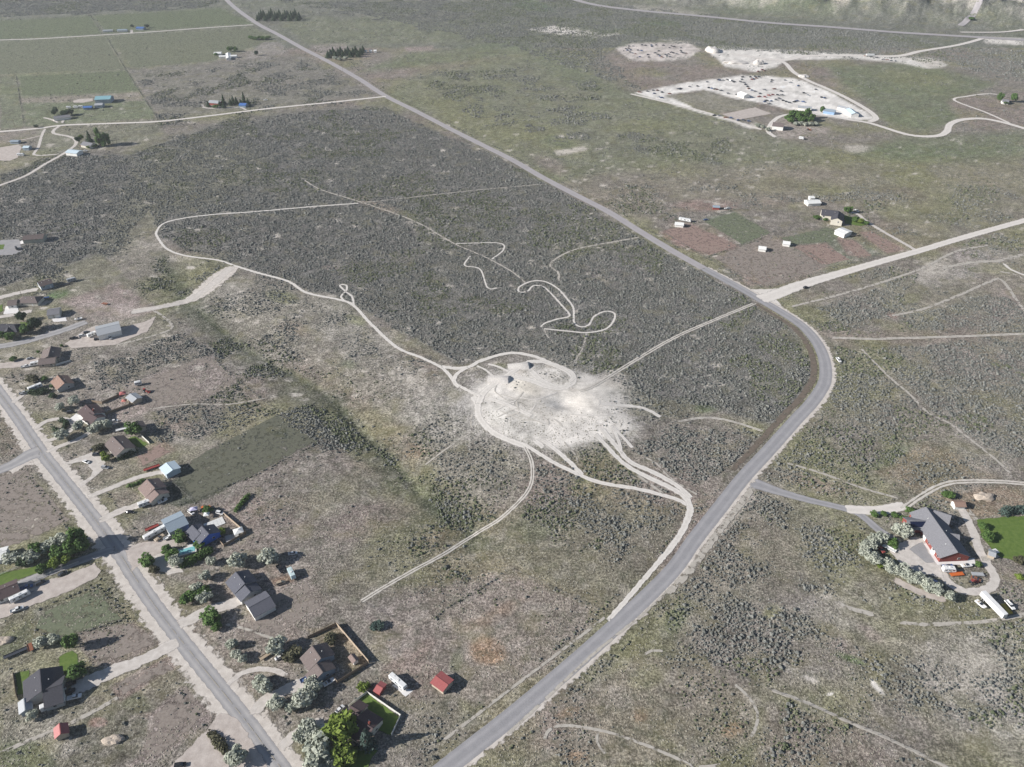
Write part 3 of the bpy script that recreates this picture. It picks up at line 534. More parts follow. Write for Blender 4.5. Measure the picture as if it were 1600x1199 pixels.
dr = [
 ('driveway', [(-20, 545), (30, 536), (60, 528), (100, 516), (135, 503)], 9, ASPH2), ('driveway', [(-10, 468), (25, 459), (60, 452)], 7, DRIVE),
 ('driveway', [(-10, 573), (20, 570), (45, 566), (62, 562)], [8, 10, 12, 10], PDIRT), ('driveway', [(-30, 500), (10, 494), (50, 486)], 6, DRIVE), ('driveway', [(20, 630), (38, 616), (48, 612)], 4, DRIVE),
 ('driveway', [(55, 672), (66, 662), (82, 656), (105, 656), (117, 665), (107, 675), (85, 686), (70, 690)], 4.2, DRIVE), ('driveway', [(72, 707), (95, 697), (120, 688), (140, 676), (160, 667), (185, 660)], 4, DRIVE),
 ('driveway', [(138, 777), (180, 760), (220, 745), (255, 738), (267, 738)], 4.5, DRIVE), ('driveway', [(155, 815), (185, 800), (215, 790), (238, 777)], 6, DRIVE),
 ('driveway', [(10, 925), (30, 914), (60, 901), (110, 882), (150, 868), (180, 858)], 6.5, ASPH2), ('driveway', [(280, 978), (310, 962), (340, 950), (365, 943), (382, 934)], 7.5, DRIVE),
 ('driveway', [(356, 1070), (372, 1056), (385, 1050), (402, 1046), (430, 1048), (448, 1056)], 3, DRIVE), ('driveway', [(398, 1118), (410, 1098), (440, 1082), (465, 1071), (485, 1060)], 6.5, DRIVE), ('driveway', [(438, 1170), (455, 1153), (478, 1138), (506, 1127)], 5.5, DRIVE),
 ('driveway', [(278, 1003), (250, 1018), (215, 1035), (180, 1048), (140, 1066), (112, 1078)], [8, 7, 9, 9], DRIVE), ('driveway', [(0, 1178), (40, 1160), (90, 1140), (150, 1110), (185, 1090)], 3, FAINT),
 ('driveway', [(1166, 757), (1180, 756), (1215, 768), (1265, 782), (1320, 795), (1345, 805), (1375, 830), (1402, 846)], [12, 7, 5.5, 5.5, 6], ASPH), ('driveway', [(1322, 796), (1370, 798), (1400, 793), (1414, 790)], 8, GRAV),
 ('driveway', [(1432, 392), (1415, 382), (1385, 365), (1355, 347), (1340, 335), (1322, 330)], 4.5, DRIVE), ('driveway', [(1500, 790), (1520, 830), (1530, 860), (1545, 885), (1555, 905), (1548, 918), (1525, 925), (1500, 922), (1480, 908), (1470, 890)], 5.5, DRIVE),
 ('driveway', [(93, 197), (84, 204), (85, 209), (105, 213), (116, 217), (119, 224), (112, 232), (95, 243), (70, 257), (40, 275), (0, 290), (-40, 305)], 5, DRIVE), ('driveway', [(92, 241), (70, 243), (53, 242), (60, 230), (65, 213), (70, 202)], 4, DRIVE), ('driveway', [(91, 192), (80, 187), (67, 184)], 4, DRIVE), ('driveway', [(97, 193), (100, 187), (112, 183)], 4, DRIVE), ('driveway', [(65, 212), (40, 218), (10, 222)], 4, PDIRT),
 ('driveway', [(385, 172), (372, 168), (335, 170), (318, 168), (316, 163)], 4, DRIVE), ('driveway', [(206, 52), (205, 47)], 6, DRIVE),
]
for n, p, w, m in dr: ribbon(n, p, w, m)
pa = [
 ('yard', [(97, 725), (125, 714), (150, 703), (166, 720), (162, 735), (150, 746), (126, 764), (121, 757), (140, 745), (143, 736), (132, 722), (108, 726)], DRIVE), ('yard', [(192, 857), (225, 846), (245, 845), (282, 842), (278, 854), (245, 868), (222, 882), (206, 893)], PDIRT),
 ('yard', [(-15, 975), (50, 948), (100, 928), (150, 905), (160, 892), (148, 880), (100, 900), (45, 912), (28, 928), (-15, 945)], PDIRT), ('yard', [(100, 538), (130, 517), (150, 508), (190, 512), (225, 503), (245, 494), (232, 518), (180, 540), (112, 545)], PDIRT),
 ('yard', [(255, 1210), (290, 1172), (320, 1142), (345, 1112), (372, 1122), (405, 1172), (425, 1210)], PDIRT), ('yard', [(1376, 842), (1400, 850), (1428, 838), (1446, 842), (1470, 880), (1476, 905), (1440, 898), (1405, 880), (1388, 862)], DRIVE),
 ('concrete_apron', [(1442, 850), (1456, 846), (1482, 876), (1523, 872), (1526, 885), (1478, 884), (1464, 884)], CONC), ('driveway_slab', [(1418, 858), (1441, 846), (1462, 880), (1446, 880)], ASPH2),
 ('concrete_apron', [(108, 655), (119, 646), (137, 655), (130, 662), (120, 660)], CONC), ('concrete_apron', [(478, 1065), (492, 1056), (496, 1063), (484, 1069)], CONC), ('concrete_apron', [(8, 479), (30, 477), (30, 490), (5, 492)], CONC), ('concrete_apron', [(28, 380), (36, 374), (38, 381), (31, 382)], CONC),
 ('concrete_apron', [(80, 497), (103, 495), (106, 502), (83, 504)], CONC), ('yard', [(-10, 376), (30, 374), (36, 392), (20, 399), (-10, 400)], ASPH2), ('concrete_apron', [(612, 1071), (620, 1068), (648, 1080), (634, 1091)], CONC),
 ('yard', [(-10, 232), (30, 226), (35, 230), (28, 247), (15, 252), (-10, 251)], PDIRT), ('arena', [(113, 158), (124, 155), (145, 154), (146, 158), (130, 161), (115, 161)], PDIRT), ('arena', [(1127, 179), (1180, 168), (1206, 178), (1152, 188)], PDIRT),
 ('garden_gravel', [(232, 872), (262, 858), (276, 872), (288, 895), (262, 899), (240, 890)], DRIVE),
 ('lawn', [(22, 1053), (46, 1046), (49, 1083), (26, 1087)], LAWN), ('lawn', [(90, 1027), (114, 1015), (123, 1022), (121, 1050), (96, 1064)], LAWN), ('lawn', [(545, 1101), (574, 1083), (626, 1120), (611, 1150), (590, 1142), (568, 1118)], LAWN), ('lawn', [(507, 1180), (530, 1168), (566, 1164), (592, 1172), (575, 1199), (545, 1204), (512, 1199)], LAWN),
 ('lawn', [(198, 686), (210, 681), (233, 694), (220, 701), (206, 694)], LAWN), ('lawn', [(-12, 897), (40, 888), (90, 872), (125, 870), (70, 893), (20, 910), (-12, 920)], LAWN), ('lawn', [(30, 504), (46, 503), (46, 510), (34, 511)], LAWN), ('lawn', [(1524, 812), (1560, 808), (1620, 804), (1620, 884), (1562, 872), (1534, 842)], LAWN), ('lawn', [(-8, 480), (4, 476), (6, 486), (-8, 492)], LAWN), ('lawn', [(1318, 336), (1335, 340), (1358, 350), (1346, 354), (1320, 350)], LAWN), ('lawn', [(-8, 383), (8, 382), (6, 390), (-8, 391)], LAWN),
]
DARKF = sheet_mat('dark_pasture', (.085, .088, .064), (.14, .14, .105), .9, ragged=.8, sparse=.74)
GRNF = sheet_mat('green_pasture', (.105, .122, .078), (.165, .178, .118), .8, ragged=.8, sparse=.78)
FARF = sheet_mat('far_meadow', (.115, .138, .078), (.155, .172, .105), .3, ragged=.8, sparse=.85)
FARF2 = sheet_mat('far_hayfield', (.135, .148, .095), (.18, .185, .13), .3, ragged=.8, sparse=.85)
LOTB = sheet_mat('bare_brown_lot', (.19, .16, .14), (.27, .235, .205), .9, ragged=.8, sparse=.8)
PADR = sheet_mat('red_paddock', (.215, .152, .128), (.285, .215, .185), .8, ragged=.8, sparse=.72)
PARCELS = [('pasture', [(432, 647), (497, 691), (400, 742), (305, 787), (268, 735), (330, 700)], DARKF), ('bare_lot', [(205, 602), (325, 554), (372, 596), (330, 618), (225, 643)], LOTB), ('paddock', [(60, 957), (153, 917), (194, 967), (98, 1000), (52, 983)], GRNF), ('bare_lot', [(124, 986), (200, 971), (260, 1002), (150, 1044)], LOTB),
 ('bare_lot', [(236, 1118), (292, 1068), (328, 1115), (258, 1178), (208, 1199), (228, 1150)], LOTB), ('bare_lot', [(-10, 745), (44, 731), (112, 812), (55, 842), (-10, 864)], LOTB), ('bare_lot', [(405, 936), (480, 905), (505, 950), (420, 1000), (366, 1000)], LOTB), ('bare_lot', [(175, 1068), (262, 1028), (276, 1046), (190, 1090)], LOTB), ('bare_lot', [(212, 712), (250, 692), (270, 706), (222, 731)], PADR),
 ('paddock', [(1030, 362), (1078, 350), (1158, 385), (1108, 400)], PADR), ('paddock', [(1098, 346), (1148, 331), (1208, 364), (1160, 383)], GRNF), ('paddock', [(1112, 403), (1200, 369), (1296, 417), (1200, 449)], LOTB), ('paddock', [(1216, 372), (1293, 355), (1322, 363), (1300, 379), (1240, 383)], GRNF), ('paddock', [(1238, 385), (1290, 381), (1330, 406), (1292, 415)], PADR), ('paddock', [(1307, 373), (1334, 375), (1364, 400), (1340, 404)], PADR), ('paddock', [(1341, 363), (1362, 361), (1413, 391), (1386, 397)], PADR),
 ('far_field', [(-60, 36), (141, 26), (158, 53), (-60, 64)], FARF), ('far_field', [(147, 25), (342, 14), (392, 36), (168, 52)], FARF), ('far_field', [(-60, 69), (163, 58), (194, 108), (-60, 119)], FARF2), ('far_field', [(30, 120), (198, 111), (216, 142), (34, 150)], FARF), ('far_field', [(172, 58), (390, 44), (425, 62), (330, 96), (205, 106)], FARF2)]
for n, p, m in PARCELS: patch(n, p, m, inset=1.6, lift=.03, stamp=False)
for n, p, m in pa: patch(n, p, m)

# ------------------------------------------------------------ buildings
def roofm(k, c, metal=False):
    return mat('roof_' + k, c if metal else gr(c, .7, .85), .45 if metal else .9, 2.2, .10 if metal else .22, spec=.4 if metal else .15, stretch=(1, 1, 1))
def wallm(k, c): return mat('wall_' + k, c, .8, .8, .10)
GLASS = mat('dark_glass', (.03, .035, .045), .12, 2, .1, spec=.6); TRIM = mat('white_trim', (.62, .62, .60), .6, 3, .08)
DOORC = mat('garage_white', (.60, .60, .58), .6, 3, .06); WOOD = mat('weathered_board', (.24, .185, .135), .9, 3, .3); BRICK = mat('red_brick', (.20, .055, .045), .85, 6, .25)
_unit = {}
def unit_box(m):
    if m.name not in _unit:
        bm = bmesh.new(); bmesh.ops.create_cube(bm, size=1); bmesh.ops.bevel(bm, geom=bm.edges[:], offset=.03, segments=1, affect='EDGES')
        me = bpy.data.meshes.new('block_' + m.name); bm.to_mesh(me); bm.free(); me.materials.append(m); _unit[m.name] = me
    return _unit[m.name]
def block(name, m, parent, loc, size, rz=0.0):
    o = bpy.data.objects.new(name, unit_box(m)); o.location = loc; o.scale = size; o.rotation_euler = (0, 0, rz); return link(o, parent)
def building(name, label, wings, wm, rm, cat='house', group=None, win=0, garage=None, chimney=False, door=True, trim=None):
    """wings: (ridge end A px, ridge end B px, width m, eave m, ridge m[, 'hip'])"""
    root = None; first = None
    for wi, w in enumerate(wings):
        a, b_, wid, ev, rg = w[:5]; hip = len(w) > 5
        ev += .013 * wi; rg += .017 * wi
        A = Vector((*flat(*a, rg), 0)); B = Vector((*flat(*b_, rg), 0))
        if root is None:
            c = (A + B) / 2; z0 = float(hgt(c.x, c.y)); root = empty(name, (c.x, c.y, z0)); base = Vector((c.x, c.y, 0))
        d = B - A; Lr = d.length; d.normalize(); n = Vector((-d.y, d.x, 0)); mid = (A + B) / 2 - base
        half = Lr / 2 + (wid * .36 if hip else 0); hw = wid / 2
        k = (rg - ev) / hw
        def P(u, v, z): q = mid + d * u + n * v; return (q.x, q.y, z)
        over = .45; wl = half - (.35 if not hip else .4); ww = hw - .1
        zt = ev - .06
        V = [P(s * wl, t_ * (ww - .3), z) for z in (-.35, zt) for s, t_ in ((-1, -1), (1, -1), (1, 1), (-1, 1))]
        Fc = [(0, 1, 5, 4), (1, 2, 6, 5), (2, 3, 7, 6), (3, 0, 4, 7)]
        if not hip:
            V += [P(-wl, 0, zt + k * (ww - .3) - .02), P(wl, 0, zt + k * (ww - .3) - .02)]; Fc += [(4, 7, 8), (5, 9, 6)]
        meshobj('wall', V, Fc, wm, root)
        # roof slabs with thickness and overhang
        ez = ev - k * over * .5; th = .16
        if not hip:
            V = []; Fc = []
            for sgn in (-1, 1):
                o = len(V)
                for zz in (0, -th):
                    V += [P(-half, 0, rg + zz), P(half, 0, rg + zz), P(half, sgn * (hw + over * .5), ez + zz), P(-half, sgn * (hw + over * .5), ez + zz)]
                Fc += [(o, o + 1, o + 2, o + 3), (o + 4, o + 7, o + 6, o + 5)] + [(o + i, o + 4 + i, o + 4 + (i + 1) % 4, o + (i + 1) % 4) for i in range(4)]
        else:
            e = half + over * .3; f = hw + over * .5
            V = [P(-Lr / 2, 0, rg), P(Lr / 2, 0, rg), P(-e, -f, ez), P(e, -f, ez), P(e, f, ez), P(-e, f, ez)] + [P(s * e, t_ * f, ez - th) for s, t_ in ((-1, -1), (1, -1), (1, 1), (-1, 1))]
            Fc = [(0, 2, 3, 1), (1, 4, 5, 0), (1, 3, 4), (0, 5, 2)] + [(2 + i, 6 + i, 6 + (i + 1) % 4, 2 + (i + 1) % 4) for i in range(4)] + [(9, 8, 7, 6)]
        ro = meshobj('roof', V, Fc, rm, root)
        bm = bmesh.new(); bm.from_mesh(ro.data); bmesh.ops.recalc_face_normals(bm, faces=bm.faces); bm.to_mesh(ro.data); bm.free()
        if not hip and (rg - ev) > .6:
            cp_ = P(0, 0, rg + .03); block('ridge_cap', rm, ro, cp_, (Lr * .99, .35, .09), math.atan2(d.y, d.x))
        ang = math.atan2(d.y, d.x)
        if win:
            nw = max(1, int(Lr / 4.2))
            for sgn in (-1, 1):
                for i in range(nw):
                    u = (i + .5) / nw * 2 * wl - wl
                    if i == nw // 2 and sgn == -1 and wi == 0 and door:
                        block('door', TRIM, root, P(u, sgn * (ww - .28), 1.05), (1.0, .1, 2.1), ang); continue
                    fr = block('window', TRIM, root, P(u, sgn * (ww - .28), ev - 1.3), (1.6, .1, 1.25), ang)
                    gl = bpy.data.objects.new('pane', unit_box(GLASS)); gl.scale = (.86, 1.4, .84); link(gl, fr)
            for s in (-1, 1):
                if not hip and wid > 7:
                    fr = block('window', TRIM, root, P(s * (wl + .02), hw * .3, ev - 1.3), (.1, 1.5, 1.25), ang)
                    gl = bpy.data.objects.new('pane', unit_box(GLASS)); gl.scale = (1.4, .86, .84); link(gl, fr)
        if garage and garage[0] == wi:
            _, face, cnt, gw = garage          # face: 's-','s+' long sides, 'e-','e+' gable ends
            for i in range(cnt):
                if face[0] == 's':
                    u = (i + .5) / cnt * 2 * wl * .9 - wl * .9; block('garage_door', DOORC, root, P(u, (1 if face[1] == '+' else -1) * (ww - .28), 1.3), (gw, .12, 2.5), ang)
                else:
                    v = ((i + .5) / cnt - .5) * wid * .8; block('garage_door', DOORC, root, P((1 if face[1] == '+' else -1) * (wl + .02), v, 1.3), (.12, gw, 2.5), ang)
        if win and wi == 0:
            for q in range(3):
                u = (q - 1) * Lr * .28 + .4; v = (.35 if q % 2 else -.3) * hw
                block('roof_vent', TRIM, ro, P(u, v, rg - k * abs(v) + .12), (.35, .35, .4), ang)
        if chimney and wi == 0: block('chimney', BRICK, ro, P(Lr * .2, hw * .15, rg + .3), (.8, .8, 1.6), ang)
        stamp_poly([tuple((base + Vector(P(s * (half + 1.2), t_ * (hw + 1.4), 0)))[:2]) for s, t_ in ((-1, -1), (1, -1), (1, 1), (-1, 1))])
    return tag(root, label, cat, group), base, root
rm = roofm; wm = wallm
W_CREAM = wm('cream', (.52, .49, .42)); W_GREY = wm('grey', (.34, .34, .335)); W_WHITE = wm('white', (.68, .67, .64)); W_TAN = wm('tan', (.40, .34, .27)); W_BLUE = wm('blue', (.045, .13, .50)); W_STEEL = wm('steel_blue', (.30, .35, .40)); W_RED = wm('barn_red', (.26, .06, .05)); W_SLATE = wm('slate_blue', (.20, .25, .31)); W_SAGE = wm('sage', (.34, .34, .29))
R_BROWN = rm('brown', (.135, .10, .088)); R_TBROWN = rm('tan_brown', (.19, .145, .125)); R_ORANGE = rm('terracotta', (.33, .19, .125)); R_ROSE = rm('rose_tan', (.27, .185, .15)); R_DARK = rm('charcoal', (.075, .075, .088)); R_SLATE = rm('slate', (.12, .125, .15)); R_GREY = rm('grey', (.21, .21, .22)); R_GREYM = rm('grey_metal', (.33, .345, .36), 1); R_WHITE = rm('white_metal', (.66, .66, .64), 1); R_PBLUE = rm('pale_blue_metal', (.48, .57, .62), 1); R_RED = rm('red_metal', (.33, .10, .095), 1); R_TEAL = rm('teal_metal', (.20, .36, .40), 1); R_BLUEM = rm('blue_metal', (.06, .14, .36), 1); R_MAROON = rm('maroon_brown', (.12, .078, .075)); R_STEEL = rm('steel_metal', (.25, .30, .345), 1)
Bd = building
Bd('workshop', 'long low shop with brown metal roof in the sagebrush at the left edge', [((36, 369), (69, 366.5), 11, 4, 5.6)], W_SAGE, R_BROWN, 'workshop', garage=(0, 'e-', 2, 3.2))
Bd('workshop', 'grey shop with brown roof beside a mown tan field', [((58.5, 442), (79, 436), 10.5, 4, 5.6)], W_STEEL, R_BROWN, 'workshop', win=1, garage=(0, 'e-', 2, 3))
Bd('house', 'house with hipped rust-brown roof and bright concrete apron at the left edge', [((36, 464), (54, 464), 11, 3.2, 5.6, 'hip'), ((12, 470), (27, 468.5), 9.5, 3, 5)], W_CREAM, R_TBROWN, win=1, garage=(1, 's-', 2, 3.2))
Bd('garage', 'grey detached garage with two pale blue doors by the bare dirt lot', [((73, 485), (93, 482), 11, 3.4, 5.2)], W_PBL if False else W_CREAM, R_GREY, 'garage', garage=(0, 's-', 2, 5))
Bd('house', 'dark hip-roofed house behind round green trees at the left edge', [((-8, 508), (22, 507.5), 12, 3.2, 6, 'hip'), ((14, 506), (11, 517), 8, 3, 5.2)], W_TAN, R_DARK, win=1)
Bd('workshop', 'large white metal shop with trucks parked around it', [((149, 515), (186.5, 506), 15, 4.6, 6.2)], W_WHITE, R_GREYM, 'workshop', garage=(0, 'e-', 2, 3.6))
Bd('house', 'brown L-shaped house with white trailer parked in front', [((79.5, 541), (75, 557), 12, 3, 5.6), ((60, 561.5), (87, 558.5), 9, 2.9, 4.8)], W_TAN, R_TBROWN, win=1, garage=(1, 'e-', 1, 4.5))
Bd('house', 'small house with terracotta-orange roof behind a dark hedge', [((90, 586.5), (100.6, 599), 11, 3, 5.6), ((83, 590.5), (91, 590), 6, 2.9, 4.8)], W_GREY, R_ORANGE, win=1)
Bd('house', 'dark brown-roofed house with a crescent hedge in front', [((134, 632.5), (148, 646.5), 12, 3, 5.4), ((138, 645), (152, 653), 10, 2.95, 5)], W_WHITE, R_MAROON, win=1, garage=(1, 's-', 1, 4.8), chimney=True)
Bd('shed', 'weathered grey shed at the far end of a fenced yard beside a red canopy', [((203, 615), (214, 623), 7, 2.8, 4)], W_TAN, R_GREYM, 'shed', door=False)
Bd('shed', 'brown barn-like shed behind a leafy green tree', [((211, 658), (217.5, 667), 8, 3, 4.6)], W_TAN, R_TBROWN, 'shed')
Bd('house', 'brown-roofed house with small bright lawn behind it and gravel loop in front', [((176, 682), (194.5, 701), 12, 3, 5.6), ((179, 695), (187, 692), 5, 2.9, 4.6)], W_CREAM, R_TBROWN, win=1, garage=(0, 's-', 1, 4.5))
Bd('shed', 'pale blue metal shed beside a red flat trailer', [((259.5, 723), (270, 734.5), 9, 3.4, 4.6)], wm('pale_blue', (.42, .50, .54)), R_PBLUE, 'shed', garage=(0, 's-', 1, 3.5))
Bd('house', 'house with rosy tan roof and white camper parked at its corner', [((229.4, 749), (242, 763), 12, 3.1, 6), ((240, 764.5), (248.5, 773), 11, 3, 5.2)], W_CREAM, R_ROSE, win=1, garage=(1, 's-', 1, 4.8))
Bd('workshop', 'steel-blue metal shop with a motorhome parked at its door', [((256, 819.5), (287.5, 805), 12, 4.2, 5.8)], W_STEEL, R_STEEL, 'workshop', garage=(0, 'e-', 2, 3.6))
Bd('house', 'house with bright blue gable wall above a small pool', [((315, 822), (326.5, 834.5), 12, 3.4, 6.4), ((300, 820.5), (313, 834), 9, 3.1, 5.2)], W_BLUE, R_SLATE, win=1)
Bd('house', 'white-roofed building cut by the left edge beside silvery trees', [((-14, 866), (10, 860), 9, 3, 4.4)], W_WHITE, R_WHITE, win=1)
Bd('house', 'long maroon-brown roofed house at the left edge below a dark green lawn', [((-14, 928), (27, 910.5), 9.5, 3, 4.6)], W_WHITE, R_MAROON, win=1)
Bd('house', 'large house with charcoal hipped roof between two lawns', [((62, 1045), (65, 1080), 15.5, 3.2, 6.8), ((66, 1079), (97, 1069), 14, 3.1, 6.2)], W_GREY, R_DARK, win=1, garage=(1, 'e+', 2, 3.8), chimney=False)
Bd('shed', 'narrow pale grey shed beside the charcoal-roofed house', [((37, 1091), (39, 1110), 5, 2.7, 3.8)], W_STEEL, R_GREYM, 'shed')
Bd('shed', 'small red-roofed barn standing alone in the weedy lower left lot', [((92.5, 1130), (94.5, 1147), 5.2, 2.6, 4.2)], W_TAN, R_RED, 'shed')
Bd('house', 'slate-roofed house with silvery tree behind it and long barn in front', [((368, 893.5), (382.5, 912), 12, 3.2, 6.2), ((381.5, 914), (391.5, 925.5), 11, 3, 5.4)], W_GREY, R_SLATE, win=1, garage=(1, 's-', 1, 4.8))
br = Bd('barn', 'long slate-roofed open-front barn below the slate-roofed house', [((388, 950), (422, 931.5), 11.5, 3.3, 4.9)], W_WHITE, R_SLATE, 'barn', garage=(0, 's-', 3, 2.6))
Bd('house', 'brown-roofed house with slate-blue gables in a tall-fenced yard', [((487.5, 1009), (501.5, 1029), 13, 3.4, 6.6), ((494.5, 1037), (504.5, 1051), 12, 3.2, 5.8)], W_SLATE, R_TBROWN, win=1, garage=(1, 's-', 1, 4.8))
Bd('shed', 'tiny garden shed inside the tall board fence', [((548, 1022), (556, 1032.5), 3, 2.2, 3)], W_WHITE, R_ROSE, 'shed')
Bd('house', 'maroon-brown house beside a lime-green tree with fenced dark lawn', [((556, 1122), (583, 1138.5), 13, 3, 5.6), ((548, 1103), (564, 1112.5), 9.5, 2.9, 4.9), ((537, 1114.5), (553, 1125), 8, 2.85, 4.5)], W_CREAM, R_MAROON, win=1, chimney=True)
Bd('shed', 'little red-roofed shed beside the white motorhome', [((588.5, 1070), (598.5, 1075.5), 5.2, 2.3, 3.1)], W_RED, R_RED, 'shed')
Bd('shed', 'red-roofed open shed standing alone in the pasture near the paved road', [((680.5, 1056), (700.5, 1070.5), 7, 3, 3.7)], W_TAN, R_RED, 'shed')
# big house on the right
bh, base, rt = Bd('house', 'large grey-roofed red brick house with broad white concrete drive on the right', [((1447, 792), (1497, 863.5), 16, 3.4, 7.2), ((1416.5, 812.5), (1452, 814), 9, 3, 5.4), ((1459, 797), (1487, 806), 9, 3.2, 6.4), ((1476, 832), (1500, 836), 5, 3.1, 5)], BRICK, R_GREY, win=1, garage=(0, 's-', 3, 3.2), chimney=False)
SOLAR = mat('solar_panel', (.012, .016, .04), .15, 1, .1, spec=.6)
for i in range(6):
    q = Vector((*flat(1425 + 4.2 * i, 819.5, 4.55), 4.6)) - base
    o = block('solar_panel', SOLAR, rt, q, (1.45, 3.1, .06)); o.rotation_euler = (R(27), 0, R(-2))
Bd('shed', 'small white shed with orange roof behind the large brick house', [((1490.5, 784.5), (1508.5, 784.5), 5, 2.6, 3.8)], W_WHITE, R_ORANGE, 'shed')
Bd('shed', 'pale open shed at the edge of the right-hand lawn', [((1545, 861), (1557, 865), 4.5, 2.4, 3)], W_TAN, R_GREYM, 'shed')
Bd('shed', 'blue-roofed storage box behind the silvery tree row', [((1449, 903.5), (1464.5, 910.5), 3.2, 2.5, 3.0)], W_WHITE, R_BLUEM, 'shed')
# ranch on the right
Bd('house', 'two-storey dark-roofed ranch house with green shrubs above the gravel road', [((1284, 327), (1310, 330), 13, 5.2, 8.4), ((1311, 330), (1308.5, 341), 11, 5, 7.6)], W_CREAM, R_DARK, win=1)
Bd('barn', 'bright white flat-roofed barn in front of the ranch house', [((1310.5, 356.5), (1326.5, 363), 12, 4, 4.8)], W_WHITE, R_WHITE, 'barn')
Bd('shed', 'wide white shed behind the ranch house', [((1260, 313.5), (1281, 312.5), 10, 3, 4.4)], W_WHITE, R_WHITE, 'shed')
Bd('shed', 'smaller white shed just above the wide white shed', [((1264.5, 306.5), (1272.5, 306.5), 6, 2.8, 3.8)], W_WHITE, R_WHITE, 'shed')
for a, b_, lb in (((1054.5, 347), (1069, 348.3), 'white loafing shed in the reddish paddock nearest the paved road'), ((1185.5, 384.5), (1198, 386), 'white loafing shed in the middle paddock, left of its twin'), ((1223.5, 376.5), (1235.5, 378), 'white loafing shed in the green paddock, right of its twin')):
    Bd('loafing_shed', lb, [(a, b_, 7, 2.6, 3.9)], W_WHITE, R_WHITE, 'shed', 'white loafing sheds in the paddocks')
Bd('shed', 'small blue-roofed shed on the red dirt above the paddocks', [((1113.5, 321), (1125, 321.7), 5, 2.6, 3.6)], W_RED, R_STEEL, 'shed')
# works yard, upper right
Bd('workshop', 'white-walled brown-roofed shop below the tree clump of the works yard', [((1208, 191), (1226, 193), 15, 5, 7.5)], W_WHITE, R_TBROWN, 'workshop')
Bd('workshop', 'white gable shed in the middle of the pale works yard', [((1157, 142.5), (1168, 147), 11, 4, 6)], W_WHITE, R_WHITE, 'workshop')
Bd('workshop', 'long pale shed just above the tree clump', [((1247, 165), (1269, 167), 9, 3.6, 5)], W_WHITE, R_GREYM, 'workshop')
Bd('workshop', 'pale blue metal shop right of the tree clump', [((1288, 169.5), (1306, 172), 10, 4, 5.6)], wm('sky_blue', (.24, .36, .52)), R_STEEL, 'workshop')
Bd('workshop', 'low white shed with grey roof near the bend of the yard road', [((1311, 164.5), (1326, 168), 8, 3.4, 4.8)], W_WHITE, R_GREYM, 'workshop')
Bd('workshop', 'white-roofed shop at the right corner of the works yard', [((1327, 168.5), (1337, 176.5), 11, 4, 6)], W_WHITE, R_PBLUE, 'workshop')
Bd('house', 'white house between two trees near the right edge', [((1566, 155), (1577, 156), 10, 3.4, 5.4)], W_WHITE, R_GREY)
# far left farmsteads
Bd('barn', 'large teal and pale blue barn beside the round arena', [((149, 150.5), (174, 149.5), 18, 5.5, 8)], W_STEEL, R_TEAL, 'barn')
Bd('barn', 'pale metal shed in front of the teal barn', [((148, 161.5), (161, 161), 11, 4, 5.4)], W_STEEL, R_GREYM, 'barn')
Bd('shed', 'violet-blue roofed stable left of the pale metal shed', [((130, 166), (144, 165.5), 8, 3, 4.2)], W_SLATE, R_BLUEM, 'shed')
Bd('house', 'white farmhouse among dark round trees above the gravel road', [((83, 182), (109, 179), 10, 3.2, 5)], W_WHITE, R_GREY)
Bd('house', 'grey farmhouse at the foot of the tall poplars', [((130, 221), (145, 224), 11, 3.2, 5.6)], W_CREAM, R_GREY)
Bd('shed', 'white and blue metal shed below the poplar farmhouse', [((106, 234), (124, 236), 11, 3.6, 5)], W_WHITE, R_PBLUE, 'shed')
Bd('shed', 'pale cyan shed beside the pink riding yard at the left edge', [((36.5, 228), (46.5, 228), 8, 3.2, 4.4)], W_STEEL, R_PBLUE, 'shed')
Bd('shed', 'low blue-grey shed above the pink riding yard', [((16.5, 219), (30, 219), 7, 2.8, 3.8)], W_STEEL, R_STEEL, 'shed')
Bd('house', 'white-roofed ranch house with wings near the green far field', [((334, 81.5), (346, 81), 12, 3.2, 4.8), ((342, 86.8), (370, 85.8), 8, 3, 4.2), ((356, 82), (357, 90), 8, 3.1, 4.5)], W_WHITE, R_WHITE)
Bd('house', 'red-walled house among conifers by the gravel road', [((327.5, 156.5), (345, 158), 11, 3.2, 5.2)], W_RED, R_GREYM)
Bd('house', 'dark blue-roofed house shaded by conifers', [((374.5, 161), (385.5, 161.5), 10, 3, 4.8)], W_SLATE, R_BLUEM)
Bd('shed', 'blue-roofed shed beside the upper gravel road', [((213.5, 42), (225.5, 42.2), 12, 3.4, 5)], W_SLATE, R_BLUEM, 'shed')
Bd('shed', 'long white-fronted shed left of the blue-roofed shed', [((183, 46), (198.5, 45.5), 9, 3, 4.2)], W_WHITE, R_STEEL, 'shed')
Bd('shed', 'leftmost low grey shed by the upper gravel road', [((160, 47), (176, 46), 8, 2.8, 3.8)], W_WHITE, R_GREYM, 'shed')
for q, (x, y) in enumerate([(563, 78.5), (571, 78.5), (579, 78), (586, 78)]):
    Bd('grain_shed', 'small white shed in the row beside the dark conifer grove', [((x - 2.4, y), (x + 2.4, y - .1), 5, 3, 4.4)], W_WHITE, R_WHITE, 'shed', 'white sheds beside the conifer grove')

